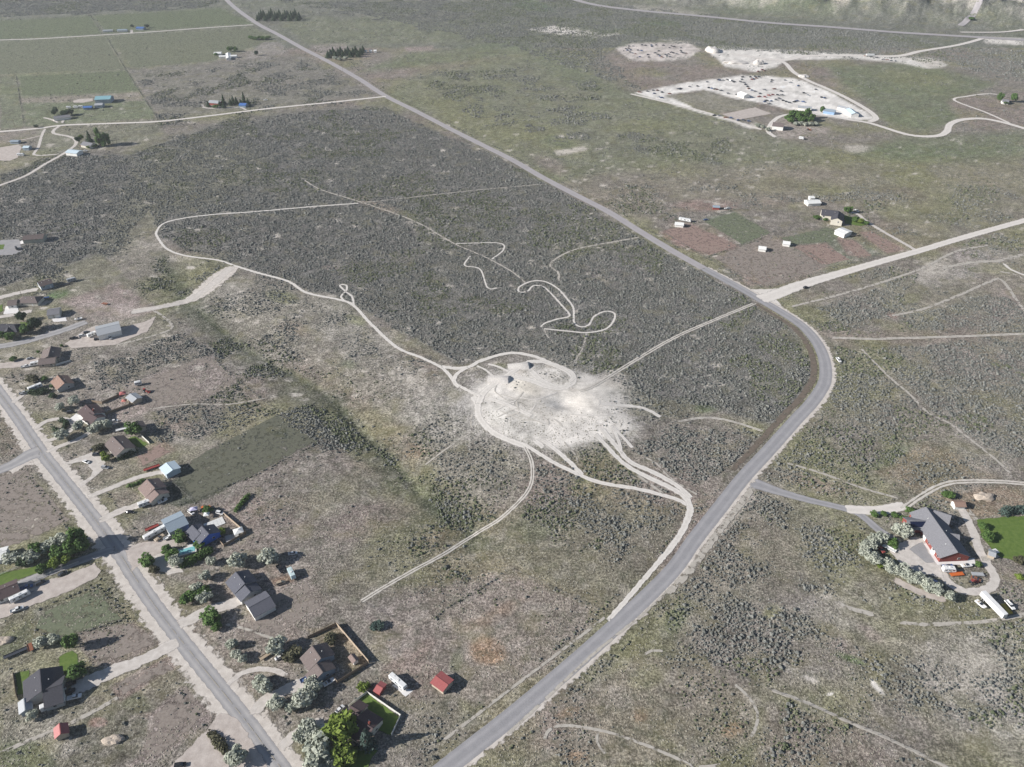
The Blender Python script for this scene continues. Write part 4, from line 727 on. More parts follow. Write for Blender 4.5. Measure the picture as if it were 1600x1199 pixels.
# ------------------------------------------------------------ fences, poles, pool, yard furniture
def fence(name, label, px, h=1.8, style='board', m=None, gap=2.5, group=None):
    P = [G(*p) for p in px]; root = empty(name, P[0]); o0 = P[0]
    bm = bmesh.new(); bp_ = bmesh.new()
    def bx(b, c, sx, sy, sz, rz):
        v = bmesh.ops.create_cube(b, size=1)['verts']
        for q in v:
            x, y, z = q.co.x * sx, q.co.y * sy, q.co.z * sz
            q.co = Vector((c[0] + x * math.cos(rz) - y * math.sin(rz), c[1] + x * math.sin(rz) + y * math.cos(rz), c[2] + z))
    for A, B in zip(P[:-1], P[1:]):
        d = B - A; Lg = Vector((d.x, d.y)).length; rz = math.atan2(d.y, d.x); n = max(1, int(Lg / gap))
        for i in range(n):
            q0 = A + d * (i / n) - o0; q1 = A + d * ((i + 1) / n) - o0; c = (q0 + q1) / 2
            z = float(hgt(*(c + o0)[:2])) - o0.z
            if style == 'board': bx(bm, (c.x, c.y, z + h / 2 + .02 + random.uniform(-.03, .03)), Lg / n - .06, .06, h, rz)
            else:
                for k in ((.45, .8, 1.1) if style == 'wire' else (.5, 1.0)): bx(bm, (c.x, c.y, z + k), Lg / n, .03 if style == 'wire' else .07, .03 if style == 'wire' else .14, rz)
            bx(bp_, (q0.x, q0.y, float(hgt(*(q0 + o0)[:2])) - o0.z + h / 2), .14, .14, h + .15, rz)
    for nm, b in (('boards' if style == 'board' else 'rails' if style == 'rail' else 'wires', bm), ('posts', bp_)):
        me = bpy.data.meshes.new(nm); b.to_mesh(me); b.free(); me.materials.append(m or WOOD); o = link(bpy.data.objects.new(nm, me), root); o['kind'] = 'stuff'
    return tag(root, label, 'fence', group)
WHITEF = mat('white_vinyl', (.62, .61, .58), .5, 2, .05); TANF = mat('tan_board', (.36, .29, .22), .9, 3, .2); STEELP = mat('grey_wire', (.16, .15, .14), .7, 2, .2)
def t8(x, y): return (400 + x / 8, 960 + y / 8)
def t9(x, y): return (440 + x / 8, 1049 + y / 8)
def t4(x, y): return (200 + x / 8, 740 + y / 8)
def t3(x, y): return (90 + x / 8, 600 + y / 8)
fence('board_fence', 'tall tan board fence with long shadow around the fenced back yard', [t8(1010, 140), t8(1410, 612)], 2.3, 'board', TANF)
fence('board_fence', 'board fence on the upper side of the tall-fenced yard', [t8(650, 305), t8(820, 225), t8(1005, 135)], 1.9, 'board', WOOD)
fence('board_fence', 'board fence on the lower side of the tall-fenced yard', [t8(1405, 620), t8(1020, 865), t8(950, 775)], 1.9, 'board', WOOD)
fence('board_fence', 'white fence around the dark lawn of the maroon-brown house', [t9(840, 445), t9(1070, 275), t9(1490, 565), t9(1375, 805)], 1.6, 'board', WHITEF)
fence('board_fence', 'yellowish and white board fence around the cluttered yard of the blue house', [t4(1200, 515), t4(1310, 610), t4(1480, 755)], 1.8, 'board', TANF)
fence('board_fence', 'dark board fence on the lower side of the cluttered yard', [t4(1475, 760), t4(1200, 915), t4(1125, 835)], 1.8, 'board', WOOD)
fence('board_fence', 'dark board fence on the upper side of the yard with the red canopy', [t3(430, 230), t3(560, 250), t3(800, 140)], 1.8, 'board', WOOD)
fence('board_fence', 'dark board fence along the lower side of the yard with the red canopy', [t3(480, 440), t3(700, 350), t3(1000, 245)], 1.8, 'board', WOOD)
fence('board_fence', 'white fence along the small bright lawn', [t3(1040, 650), t3(1150, 750)], 1.6, 'board', WHITEF)
fence('rail_fence', 'white rail fence along the long lawn on the left', [(-5, 901), (37, 884)], 1.3, 'rail', WHITEF)
fence('rail_fence', 'white rail fence between the long lawn and its driveway', [(46, 910), (80, 896), (124, 879)], 1.3, 'rail', WHITEF)
fence('board_fence', 'pale board wall beside the brown L-shaped house', [(84, 573), (97, 569), (111, 565)], 1.5, 'board', WHITEF)
fence('board_fence', 'brown fence at the front lawn of the charcoal-roofed house', [(21, 1052), (26, 1088), (29, 1095)], 1.4, 'board', WOOD)
WF = [([(497, 692), (435, 645), (372, 595)], 'beside the dark green field in the middle left'), ([(280, 790), (400, 742), (497, 692)], 'along the lower edge of the dark green field'), ([(565, 942), (650, 985), (700, 950), (800, 890), (945, 957)], 'around the rusty pasture beside the paved road'), ([(225, 790), (260, 745), (305, 787)], 'beside the rosy-roofed house lot'),
      ([(300, 640), (372, 596), (325, 553), (200, 598)], 'around the bare pinkish lot'), ([(50, 985), (95, 1000), (195, 968), (153, 915), (50, 957)], 'around the weedy green paddock on the left'), ([(142, 25), (160, 54)], 'above the upper gravel road'), ([(166, 57), (197, 110), (247, 187)], 'running down between the far fields'), ([(25, 118), (38, 198)], 'at the far left field'), ([(995, 147), (850, 80), (700, 30)], 'along the far sagebrush edge'),
      ([(1240, 520), (1600, 470)], 'x'), ([(1140, 425), (1105, 402), (1160, 383), (1215, 365)], 'across the middle of the paddocks'), ([(1200, 450), (1300, 418), (1420, 392)], 'along the paddocks beside the gravel road'), ([(1030, 360), (1140, 425), (1195, 452)], 'between the paddocks and the paved road'), ([(1212, 365), (1300, 418)], 'between the two white loafing sheds'), ([(1060, 345), (1150, 328), (1215, 365)], 'on the upper side of the green paddock'), ([(1065, 1010), (1130, 1045), (1200, 1077), (1330, 1130), (1480, 1199)], 'crossing the lower right rangeland'), ([(1320, 360), (1385, 398)], 'beside the white ranch barn'), ([(1200, 202), (1330, 243), (1440, 222), (1560, 195)], 'below the works yard')]
WEEDS = []
for p, d in WF:
    if d == 'x': continue
    fence('wire_fence', 'thin wire fence with weeds ' + d, p, 1.3, 'wire', STEELP, 5.0, 'wire fences'); WEEDS.append([G(*q)[:2] for q in p])
for p in ([(1382, 730), (1395, 716), (1412, 704), (1432, 692), (1465, 684)], [(880, 277), (905, 272), (955, 267)], [(1382, 728), (1395, 714), (1412, 702)], [(880, 278), (920, 271)]): WEEDS.append([G(*q)[:2] for q in p])
for part, off in ((MAIN[31:], 10.5), (MAIN[31:], -11), (MAIN[8:19], -9), (MAIN[19:31], 11), (MAIN[6:17], 9), (LEFT, 13), (LEFT, -13)):      # rank weeds along the road ditches
    Cq = catmull(np.array([G(*q)[:2] for q in part]), 8); Tq = np.gradient(Cq, axis=0); Tq /= np.linalg.norm(Tq, axis=1)[:, None]; Cq = Cq + np.stack([-Tq[:, 1], Tq[:, 0]], 1) * off
    WEEDS.append([tuple(q) for q in Cq])
POLE = mat('pole_wood', (.20, .165, .13), .9, 3, .2)
def pole(px, label):
    g = G(*px); root = empty('utility_pole', g)
    bm = bmesh.new(); bmesh.ops.create_cone(bm, segments=8, radius1=.2, radius2=.13, depth=11, cap_ends=True)
    bmesh.ops.translate(bm, verts=bm.verts, vec=(0, 0, 5.2)); me = bpy.data.meshes.new('post'); bm.to_mesh(me); bm.free(); me.materials.append(POLE); link(bpy.data.objects.new('post', me), root)
    block('crossarm', POLE, root, (0, .17, 9.8), (2.6, .14, .16), .5)
    for s in (-1, 1): block('insulator', TRIM, root, (s * 1.0 * math.cos(.5), .17 + s * 1.0 * math.sin(.5), 10.02), (.14, .14, .3))
    tag(root, label, 'utility pole')
pole((875, 282), 'utility pole beside the paved road near the small bare strip'); pole((34, 462), 'utility pole by the brown-roofed shop driveway'); pole((536, 113), 'far utility pole beside the straight road'); pole((24, 200), 'utility pole at the far left gravel road')
# pool
g = G(293, 861.5); root = empty('swimming_pool', g, R(22))
block('pool_wall', TRIM, root, (0, 0, .25), (9, 5, .7)); block('water', mat('pool_water', (.20, .46, .48), .08, 1, .1, spec=.5), root, (0, 0, .45), (7.6, 3.6, .42)); block('deck', DOORC, root, (2.8, 3.3, .2), (5, 1.6, .4))
tag(root, 'small turquoise swimming pool with white rim in front of the blue house', 'pool')
def canopy(px, label, m, s=(4, 4, 2.4), rz=.4):
    g = G(*px); root = empty('canopy', g, rz)
    bm = bmesh.new(); z = s[2]
    v = [bm.verts.new(q) for q in ((-s[0] / 2, -s[1] / 2, z), (s[0] / 2, -s[1] / 2, z), (s[0] / 2, s[1] / 2, z), (-s[0] / 2, s[1] / 2, z), (0, 0, z + .9))]
    for i in range(4): bm.faces.new((v[i], v[(i + 1) % 4], v[4]))
    bm.faces.new(v[3::-1]); me = bpy.data.meshes.new('cover'); bm.to_mesh(me); bm.free(); me.materials.append(m); link(bpy.data.objects.new('cover', me), root)
    for sx in (-1, 1):
        for sy in (-1, 1): block('leg', TRIM, root, (sx * (s[0] / 2 - .15), sy * (s[1] / 2 - .15), z / 2), (.1, .1, z))
    tag(root, label, 'canopy')
canopy((193, 619), 'red pop-up canopy in the fenced yard beside the weathered shed', R_RED); canopy((373.5, 834), 'white canopy against the fence of the cluttered yard', R_WHITE, (5, 4.5, 2.2), .5); canopy((324, 808), 'white umbrella canopy behind the blue house', R_WHITE, (3, 3, 2.2), .2); canopy((304, 799.5), 'lavender canopy behind the steel-blue shop', mat('lavender', (.42, .40, .55), .8, 2, .1), (4, 3, 2.2), .3); canopy((195, 630), 'small red and white canopy below the weathered shed', mat('tarp_red', (.45, .16, .13), .8, 2, .2), (3, 3, 2), .2)
def slab(px, label, m, s, rz, name='patio_slab', cat='patio'):
    g = G(*px); root = empty(name, g, rz)
    n = max(1, int(s[0] / 1.6)); k = max(1, int(s[1] / 1.6))
    for i in range(n):
        for j in range(k): block('paver', m, root, ((i + .5) / n * s[0] - s[0] / 2, (j + .5) / k * s[1] - s[1] / 2, s[2] / 2), (s[0] / n - .06, s[1] / k - .06, s[2]))
    tag(root, label, cat)
slab((340, 817), 'pale paved patio in the cluttered yard of the blue house', DOORC, (7, 6, .3), .6); slab((326, 819), 'narrow pale paved strip beside the patio', DOORC, (5, 2.4, .3), .5); slab((363, 841), 'grey slatted deck in the lower corner of the cluttered yard', W_GREY, (7, 5, .5), .4, 'deck', 'deck')
slab((1554, 862), 'white slab beside the pale open shed', DOORC, (4, 3, .25), .3)

# ------------------------------------------------------------ trees, bushes, hedges
BARK = mat('bark', (.13, .10, .075), .95, 4, .3)
def leafmat(k, c, c2):
    m = bpy.data.materials.new('leaf_' + k); m.use_nodes = True; t = m.node_tree; N = t.nodes; b = N['Principled BSDF']
    b.inputs['Roughness'].default_value = .75; b.inputs['Specular IOR Level'].default_value = .2
    at = N.new('ShaderNodeAttribute'); at.attribute_name = 'tone'
    oi = N.new('ShaderNodeObjectInfo'); ad = N.new('ShaderNodeMath'); ad.operation = 'MULTIPLY_ADD'; ad.inputs[1].default_value = .35; 
    t.links.new(oi.outputs['Random'], ad.inputs[0]); t.links.new(at.outputs['Fac'], ad.inputs[2])
    mx = N.new('ShaderNodeMix'); mx.data_type = 'RGBA'; mx.inputs[6].default_value = (*c, 1); mx.inputs[7].default_value = (*c2, 1)
    t.links.new(ad.outputs[0], mx.inputs[0]); t.links.new(mx.outputs[2], b.inputs['Base Color'])
    tl = N.new('ShaderNodeBsdfTranslucent'); t.links.new(mx.outputs[2], tl.inputs[0]); ms = N.new('ShaderNodeMixShader'); ms.inputs[0].default_value = .22
    t.links.new(b.outputs[0], ms.inputs[1]); t.links.new(tl.outputs[0], ms.inputs[2]); t.links.new(ms.outputs[0], N['Material Output'].inputs[0])
    return m
LEAF = {'olive': leafmat('silver_olive', (.30, .325, .26), (.47, .485, .41)), 'green': leafmat('green', (.06, .115, .03), (.115, .19, .055)), 'dark': leafmat('dark', (.035, .06, .03), (.065, .10, .05)),
        'lime': leafmat('lime', (.115, .17, .03), (.205, .265, .055)), 'spruce': leafmat('spruce', (.045, .075, .065), (.095, .135, .115)), 'brown': leafmat('drab', (.075, .075, .045), (.13, .125, .075))}
def leaves(pts, nrm, size, rs):
    """one quad leaf clump per point, facing roughly outward"""
    n = len(pts); q = nrm + rs.normal(0, .55, (n, 3)); q /= np.linalg.norm(q, axis=1)[:, None] + 1e-9
    a = np.cross(q, rs.normal(0, 1, (n, 3))); a /= np.linalg.norm(a, axis=1)[:, None] + 1e-9; b = np.cross(q, a)
    s = (size * rs.uniform(.6, 1.35, n))[:, None]
    V = np.stack([pts - a * s, pts - b * s * .7, pts + a * s, pts + b * s * .7], 1).reshape(-1, 3)
    return V, np.arange(4 * n).reshape(n, 4)
def crown_mesh(kind, var):
    rs = np.random.RandomState(hash((kind == 'cone', kind == 'poplar', var)) % 1000 + var * 17)
    if kind == 'cone':
        n = 620; z = rs.rand(n) ** 1.3; ang = rs.rand(n) * 6.283; tier = .82 + .18 * np.cos(z * 46)
        r = (1 - z) ** .85 * tier * (rs.rand(n) ** .35)
        P = np.stack([np.cos(ang) * r, np.sin(ang) * r, .08 + z * .95], 1); Nn = np.stack([np.cos(ang), np.sin(ang), np.full(n, .5)], 1); size = .13
    else:
        lob = []; k = 9 if kind != 'poplar' else 8
        for i in range(k):
            a = rs.rand() * 6.283; rr = rs.uniform(.25, .62)
            if kind == 'poplar': lob.append((math.cos(a) * .35, math.sin(a) * .35, .18 + .72 * i / k, rs.uniform(.45, .62), .16))
            else: lob.append((math.cos(a) * rr, math.sin(a) * rr, rs.uniform(.35, .78), rs.uniform(.32, .52), .24))
        if kind != 'poplar': lob.append((0, 0, .62, .55, .34))
        P = []; Nn = []
        for (x, y, z, r, rz) in lob:
            n = 95; d = rs.normal(0, 1, (n, 3)); d /= np.linalg.norm(d, axis=1)[:, None]; q = rs.rand(n, 1) ** .33
            P.append(np.array([x, y, z]) + d * q * np.array([r, r, rz])); Nn.append(d)
        P = np.vstack(P); Nn = np.vstack(Nn); size = .15 if kind != 'poplar' else .13
        P[:, 2] = np.maximum(P[:, 2], .06)
    V, Fq = leaves(P, Nn, size, rs)
    V[:, 2] = .5 * V[:, 2] + .5 * np.repeat(P[:, 2], 4)
    tone = np.repeat(rs.rand(len(P)) * .75, 4)
    return V, Fq, tone
_crown = {}
def crown(kind, var, leaf):
    k = (kind, var, leaf)
    if k not in _crown:
        V, Fq, tone = crown_mesh(kind, var); me = bpy.data.meshes.new('crown_' + leaf); me.from_pydata(V.tolist(), [], Fq.tolist()); me.update()
        a = me.attributes.new('tone', 'FLOAT', 'POINT'); a.data.foreach_set('value', tone); me.materials.append(LEAF[leaf]); _crown[k] = me
    return _crown[k]
def trunk_mesh():
    bm = bmesh.new()
    def limb(p, q, r0, r1):
        d = (q - p); M = d.to_track_quat('Z', 'Y').to_matrix(); a = []; b_ = []
        for i in range(6):
            c = Vector((math.cos(i * 1.047), math.sin(i * 1.047), 0)); a.append(bm.verts.new(p + M @ (c * r0))); b_.append(bm.verts.new(q + M @ (c * r1)))
        for i in range(6): bm.faces.new((a[i], a[(i + 1) % 6], b_[(i + 1) % 6], b_[i]))
    limb(Vector((0, 0, -.03)), Vector((.02, .01, .35)), .055, .04); limb(Vector((.02, .01, .34)), Vector((0, 0, .8)), .04, .012)
    for i in range(5):
        a = i * 1.3; limb(Vector((.02, .01, .3 + .06 * i)), Vector((math.cos(a) * .4, math.sin(a) * .4, .5 + .07 * i)), .026, .008)
    me = bpy.data.meshes.new('trunk'); bm.to_mesh(me); bm.free(); me.materials.append(BARK); return me
TRUNK = trunk_mesh()
_tv = [0]
def tree(px, py, r, h, leaf, label, group=None, kind='round', name=None):
    g = G(px, py); _tv[0] += 1; v = _tv[0] % 4
    root = empty(name or {'cone': 'conifer_tree', 'poplar': 'poplar_tree'}.get(kind, 'olive_tree' if leaf == 'olive' else 'tree' if h > 3.4 else 'bush'), g, random.uniform(0, 6.28))
    c = link(bpy.data.objects.new('crown', crown(kind, v, leaf)), root); c.scale = (r, r * random.uniform(.9, 1.1), h)
    tk = link(bpy.data.objects.new('trunk', TRUNK), root); tk.scale = (h * .75, h * .75, h * .95)
    stamp_disc(g.x, g.y, r * .8)
    return tag(root, label, 'bush' if h <= 3.4 else 'tree', group)
def hedge(pts, w, h, leaf, label):
    P = np.array([G(*p)[:2] for p in pts]); C = catmull(P, .7); rs = np.random.RandomState(len(C)); n = int(len(C) * 26 * w / 3)
    i = rs.randint(0, len(C), n); d = rs.normal(0, 1, (n, 3)); d /= np.linalg.norm(d, axis=1)[:, None]; d[:, 2] = abs(d[:, 2]); q = rs.rand(n, 1) ** .3
    o0 = G(*pts[0]); wob = (.7 + .6 * vnoise(C[i, 0] * .5, C[i, 1] * .5))[:, None]
    pos = np.column_stack([C[i], np.zeros(n)]) + d * q * np.array([w / 2, w / 2, h * .93]) * wob + [0, 0, .1]; pos -= np.array([o0.x, o0.y, 0])
    V, Fq = leaves(pos, d, .5, rs); V[:, 2] = np.maximum(V[:, 2], .0)
    root = empty('hedge', o0); o = meshobj('foliage', V.tolist(), Fq.tolist(), LEAF[leaf], root); a = o.data.attributes.new('tone', 'FLOAT', 'POINT'); a.data.foreach_set('value', np.repeat(rs.rand(n) * .75, 4))
    for c in C: stamp_disc(c[0], c[1], w * .5)
    tag(root, label, 'hedge')
T = tree
T(36, 502, 4, 8, 'dark', 'dark round tree above the blue-shaded driveway, upper of the cluster', name='tree'); T(55, 515, 6.5, 10.5, 'dark', 'largest dark round tree beside the hip-roofed house'); T(41, 522, 4.5, 7.5, 'green', 'lower left green tree of the dark cluster'); T(5, 530, 4, 6.5, 'green', 'green tree at the left edge in front of the hip-roofed house'); T(18, 531, 4, 6.5, 'green', 'green tree at the front porch of the hip-roofed house')
T(21, 564, 3, 3.6, 'green', 'small green tree beside the pinkish driveway'); T(60.5, 552, 1.6, 2.2, 'green', 'tiny bush at the corner of the brown L-shaped house'); T(97, 542, 1.6, 2.2, 'green', 'tiny bush behind the brown L-shaped house'); T(52, 597, 4, 5, 'brown', 'drab olive-brown tree above the long white camper'); T(82, 606, 2, 2.6, 'green', 'bush at the front of the terracotta-roofed house'); T(70.5, 595, 3, 3.2, 'green', 'bush left of the terracotta roof'); T(83, 621, 3, 3.2, 'dark', 'dark bush at the end of the dark hedge')
hedge([(46, 613), (60, 615), (75, 612)], 6, 3.2, 'dark', 'thick dark hedge in front of the terracotta-roofed house'); hedge([(84, 671), (93, 676), (102, 668), (103, 660), (95, 658)], 3.6, 2.6, 'dark', 'crescent-shaped dark hedge inside the driveway loop')
hedge([(186, 716), (196, 713), (208, 707)], 5.5, 2.6, 'dark', 'dark hedge along the lower side of the brown-roofed house'); hedge([(285, 882), (300, 877), (316, 868), (326, 862)], 6.5, 3.4, 'green', 'long green hedge below the pool'); hedge([(369, 799), (380, 785), (388, 775)], 3.2, 1.8, 'green', 'narrow green shrub row in the pinkish lot'); hedge([(202, 760), (212, 757), (222, 752)], 3, 1.6, 'green', 'low green shrub strip left of the rosy-roofed house')
hedge([(330, 1146), (345, 1165), (352, 1174)], 4.5, 2.2, 'brown', 'weedy shrub strip in the pale lot at the bottom'); hedge([(1566, 803), (1582, 800), (1610, 799)], 6, 5, 'spruce', 'dark evergreen row above the right-hand lawn'); 
OL = 'olive'
for (x, y, r, d) in [(118, 632, 4.5, 'above the crescent-hedge house driveway'), (96, 640, 4, 'left of the crescent-hedge house'), (124, 671, 4.2, 'inside the two driveways below the crescent hedge'), (98, 686, 5.2, 'beside the road below the crescent hedge'), (150, 675, 4.5, 'left one of the pair by the narrow driveway'), (168, 669, 4.6, 'right one of the pair by the narrow driveway'), (276, 883, 4, 'beside the green hedge below the pool'), (372, 884, 5.8, 'directly above the slate-roofed house'), (331, 881, 3, 'small, left of the slate-roofed house'), (420, 876, 6.6, 'largest, above right of the slate-roofed house'),
                     (322, 906, 3.6, 'lone, at left of the slate-roofed house yard'), (310, 924, 4, 'upper one of the front yard clump'), (322, 940, 4, 'lower one of the front yard clump'), (364, 1012, 3.6, 'tall one of three beside the main street'), (371, 1027, 3, 'middle one of three beside the main street'), (380, 1034, 2.6, 'lowest of three beside the main street'), (434, 1018, 5.4, 'above the parked white car near the tall-fenced house'), (408, 1069, 4, 'upper one by the curved footpath'), (416, 1080, 4.2, 'lower one by the curved footpath'), (434, 1105, 4.4, 'at the driveway mouth of the tall-fenced house'), (457, 1109, 3, 'small one in the row below the driveway'),
                     (66, 1010, 4, 'left one above the charcoal-roofed house'), (87, 1005, 3.6, 'right one above the charcoal-roofed house'), (54, 1121, 3, 'small, below the narrow pale shed'), (22, 880, 4.4, 'beside the white building at the left edge'), (1410, 837, 6.4, 'large, beside the solar-roofed wing of the brick house'), (1482, 938, 3.4, 'lone bush-like, above the parked semi trailer'), (372, 1190, 5, 'at the bottom edge beside the main street'), (497, 1188, 7.2, 'large, at the bottom edge beside the parked dark car'), (517, 1199, 4.4, 'small, cut by the bottom edge')]:
    T(x, y, r, r * 1.15 + 1, OL, 'silvery grey-green olive tree ' + d, 'olive trees')
for x, y, r in [(490, 1077, 4.6), (486, 1087, 4.6), (474, 1099, 4.8)]: T(x, y, r, 6, OL, 'silvery olive tree in the tight row below the driveway of the tall-fenced house', 'olive row below the driveway')
for x, y, r in [(481, 1147, 5.4), (491, 1154, 5), (470, 1156, 4)]: T(x, y, r, 6, OL, 'silvery olive tree in the clump left of the lime-green tree', 'olive clump by the lime tree')
for x, y, r in [(75, 861, 5), (90, 855, 6), (101, 850, 5), (50, 876, 5)]: T(x, y, r, 6.5, OL, 'silvery olive tree in the row between white building and street trees', 'olive row on the left')
for x, y, r in [(1371, 846, 4.6), (1363, 852, 4), (1355, 858, 5), (1351, 868, 4.6), (1366, 879, 4.4), (1387, 887, 4.4), (1389, 894, 3.6), (1400, 897, 4.6), (1410, 899, 4.4), (1420, 906, 4.8), (1431, 909, 4.6), (1446, 917, 4.6), (1456, 925, 5)]: T(x, y, r, 5.2, OL, 'silvery olive tree in the curved row around the brick house yard', 'olive row around the brick house yard')
for x, y, r in [(1243, 196, 4.5), (1250, 196, 4.5), (1258, 197, 4.5), (1266, 197, 4.5), (1274, 196, 4.5), (1183, 199, 4), (1191, 201, 4), (1199, 205, 4)]: T(x, y, r, 5, OL, 'low silvery tree along the lower edge of the works yard', 'silvery trees of the works yard')
T(125, 856, 6, 15, 'green', 'tallest green street tree casting shadow across the road', kind='round'); T(132, 862, 5, 11, 'green', 'right-hand green street tree next to the roadside'); T(116, 868, 5.6, 10, 'green', 'broad green street tree at the lawn end'); T(95, 874, 4, 8, 'green', 'smaller green tree left of the street trees'); T(90, 886, 4, 7, 'lime', 'yellow-green tree on the long lawn'); T(105, 880, 4, 6, 'lime', 'yellow-green tree at the foot of the street trees'); T(60, 866, 4.4, 8, 'green', 'green tree standing among the silvery row'); T(39, 880, 4.6, 4.6, 'dark', 'dark round bush below the silvery row'); T(65, 894, 3.6, 4.6, 'green', 'small tree alone on the long lawn')
T(116, 1012, 3.8, 9, 'green', 'slim green tree behind the charcoal-roofed house'); T(123, 1057, 5, 7, 'green', 'green tree beside the driveway of the charcoal-roofed house')
T(211, 680, 5, 9, 'green', 'leafy green tree between brown shed and bright lawn'); T(163, 713, 2.6, 4, 'lime', 'upper lime shrub beside the gravel loop'); T(167, 721, 2.8, 4, 'lime', 'lower lime shrub beside the gravel loop'); T(156, 703, 4.4, 4.2, 'brown', 'dark drab shrub in front of the brown-roofed house')
T(231, 882, 4.6, 5, 'green', 'green tree at the left of the gravel garden'); T(262, 862, 3.6, 4.6, 'green', 'upper green tree of the gravel garden'); T(270, 873, 4.4, 5, 'green', 'middle green tree of the gravel garden'); T(241, 893, 3, 3.6, 'brown', 'drab shrub at the lower edge of the gravel garden'); T(282, 845, 4.4, 5, 'green', 'green tree at the entrance of the blue house'); T(347, 833, 3.2, 3.8, 'lime', 'lime bush in the cluttered yard'); T(313, 855, 3.4, 3.6, 'green', 'green bush beside the pool'); T(325, 800, 3.2, 4, 'green', 'green tree beside the orange machine behind the blue house')
T(330, 971, 5, 6, 'green', 'larger green tree beside the barn driveway'); T(340, 981, 3.4, 4.4, 'green', 'smaller green tree beside the barn driveway'); T(295, 938, 4.6, 4.6, 'green', 'left green tree of the front yard clump'); T(318, 930, 4.4, 5, 'green', 'green tree between the silvery ones of the front yard clump')
T(457, 1027, 4.6, 4.6, 'brown', 'dark drab bush beside the tall-fenced house'); T(516, 1003, 4, 4, 'brown', 'olive-brown shrub inside the tall-fenced yard'); T(568, 1078, 3, 3.8, 'lime', 'small lime round tree at the corner of the white fence'); T(536, 1148, 8.6, 11, 'lime', 'big lime-green tree in front of the maroon-brown house'); T(540, 1190, 5, 7.5, 'lime', 'lime-green tree near the bottom edge'); T(575, 1166, 4.8, 12, 'spruce', 'blue-green spruce beside the maroon-brown house', kind='cone')
T(590, 980, 4, 2.6, 'spruce', 'lone blue-green bush in the pasture right of the tall fence')
T(1394, 853, 3.8, 4.6, 'green', 'green tree above the white flat trailer at the brick house'); 
for x, y in [(1365, 806), (1380, 805), (1397, 807), (1411, 812)]: T(x, y, 2.4, 2.4, 'green', 'green bush in the planted triangle by the brick house', 'bushes of the planted triangle')
T(1374, 887, 1.6, 2, 'lime', 'tiny lime bush among the silvery row'); T(1535, 826, 3.4, 3.6, 'green', 'green bush on the left rim of the right-hand lawn'); T(1541, 842, 4, 4, 'green', 'lower green bush on the rim of the right-hand lawn'); T(1592, 905, 2.6, 3, 'lime', 'yellow-green bush near the right edge'); T(1592, 878, 3.4, 3, 'brown', 'purplish drab shrub at the lawn corner'); T(1528, 884, 2.4, 2.8, 'green', 'bush at the end of the concrete apron'); T(1481, 776, 4, 3, 'green', 'green bush behind the small orange-roofed shed'); T(1422, 800, 3, 2.6, 'green', 'bush at the upper corner of the brick house')
T(1324, 333, 4.4, 7, 'green', 'green tree at the right end of the ranch house'); T(1337, 346, 5, 5, 'green', 'bright green tree in the ranch garden'); T(1344, 349, 4.4, 4.4, 'lime', 'lime shrub in the ranch garden'); T(1353, 351, 3.6, 3.6, 'green', 'rightmost shrub of the ranch garden'); T(1276, 343, 4, 4, 'green', 'leftmost shrub below the ranch house'); T(1290, 345, 3.6, 3, 'green', 'middle shrub below the ranch house')
T(157, 229, 5, 23, 'green', 'tallest poplar beside the grey farmhouse', kind='poplar'); T(163, 229, 5, 17, 'green', 'second poplar, just right of the tallest one', kind='poplar'); T(169, 226, 4.4, 15, 'green', 'rightmost poplar beside the grey farmhouse', kind='poplar'); T(141, 222, 4.6, 13, 'dark', 'dark conifer behind the grey farmhouse', kind='cone'); T(123, 223, 4, 7.5, 'dark', 'dark round tree left of the grey farmhouse'); T(128, 219, 3.4, 7, 'lime', 'lime tree behind the grey farmhouse'); T(146, 231, 3, 4, 'lime', 'left lime bush below the grey farmhouse'); T(150, 230, 3, 4, 'lime', 'right lime bush below the grey farmhouse'); T(139, 233, 3, 4, 'lime', 'lime bush above the white and blue shed')
for x, y in [(85, 181), (88, 177), (99, 182), (104, 182), (107, 180), (112, 180)]: T(x, y, 4, 8, 'dark', 'dark tree crowding the white farmhouse', 'dark trees at the white farmhouse')
for x, y, h in [(350, 163, 13), (361, 165, 9), (365, 163, 11), (370, 163, 9), (382, 161, 14), (388, 164, 9), (350, 169, 8), (326, 167, 7), (344, 166, 7), (377, 166, 9)]: T(x, y, 4, h, 'dark', 'dark conifer around the red-walled house', 'conifers at the red-walled house', 'cone')
T(338, 169, 5, 5, 'green', 'broad green bush in front of the red-walled house'); T(360, 81, 5.5, 9, 'green', 'green tree behind the white-roofed ranch, left one'); T(368, 81, 5.5, 9, 'green', 'green tree behind the white-roofed ranch, right one'); T(401, 87, 4, 8, 'dark', 'lone dark tree right of the white-roofed ranch'); T(338, 88, 4, 6, 'green', 'green tree in front of the white-roofed ranch')
for i in range(7): T(392 + i * 4.6, 61.5 + (i % 3) * .8, 5, 6, 'green', 'green tree in the low clump beside the bare far field', 'green clump beside the bare far field')
for i in range(22): T(403 + i * 3.1, 33 - (i % 4) * 2.4, 6, 11 + (i * 7 % 5), 'dark', 'dark conifer in the grove at the top beside the straight road', 'conifer grove at the top', 'cone')
for i in range(15): T(513 + i * 3.9, 91 - (i % 3) * 3 - i * .15, 6, 11 + (i * 5 % 5), 'dark', 'dark conifer in the grove right of the straight road', 'conifer grove right of the road', 'cone')
for x, y in [(524, 94), (531, 95), (540, 94)]: T(x, y, 4.6, 6, OL, 'pale tree at the foot of the conifer grove', 'pale trees at the conifer grove')
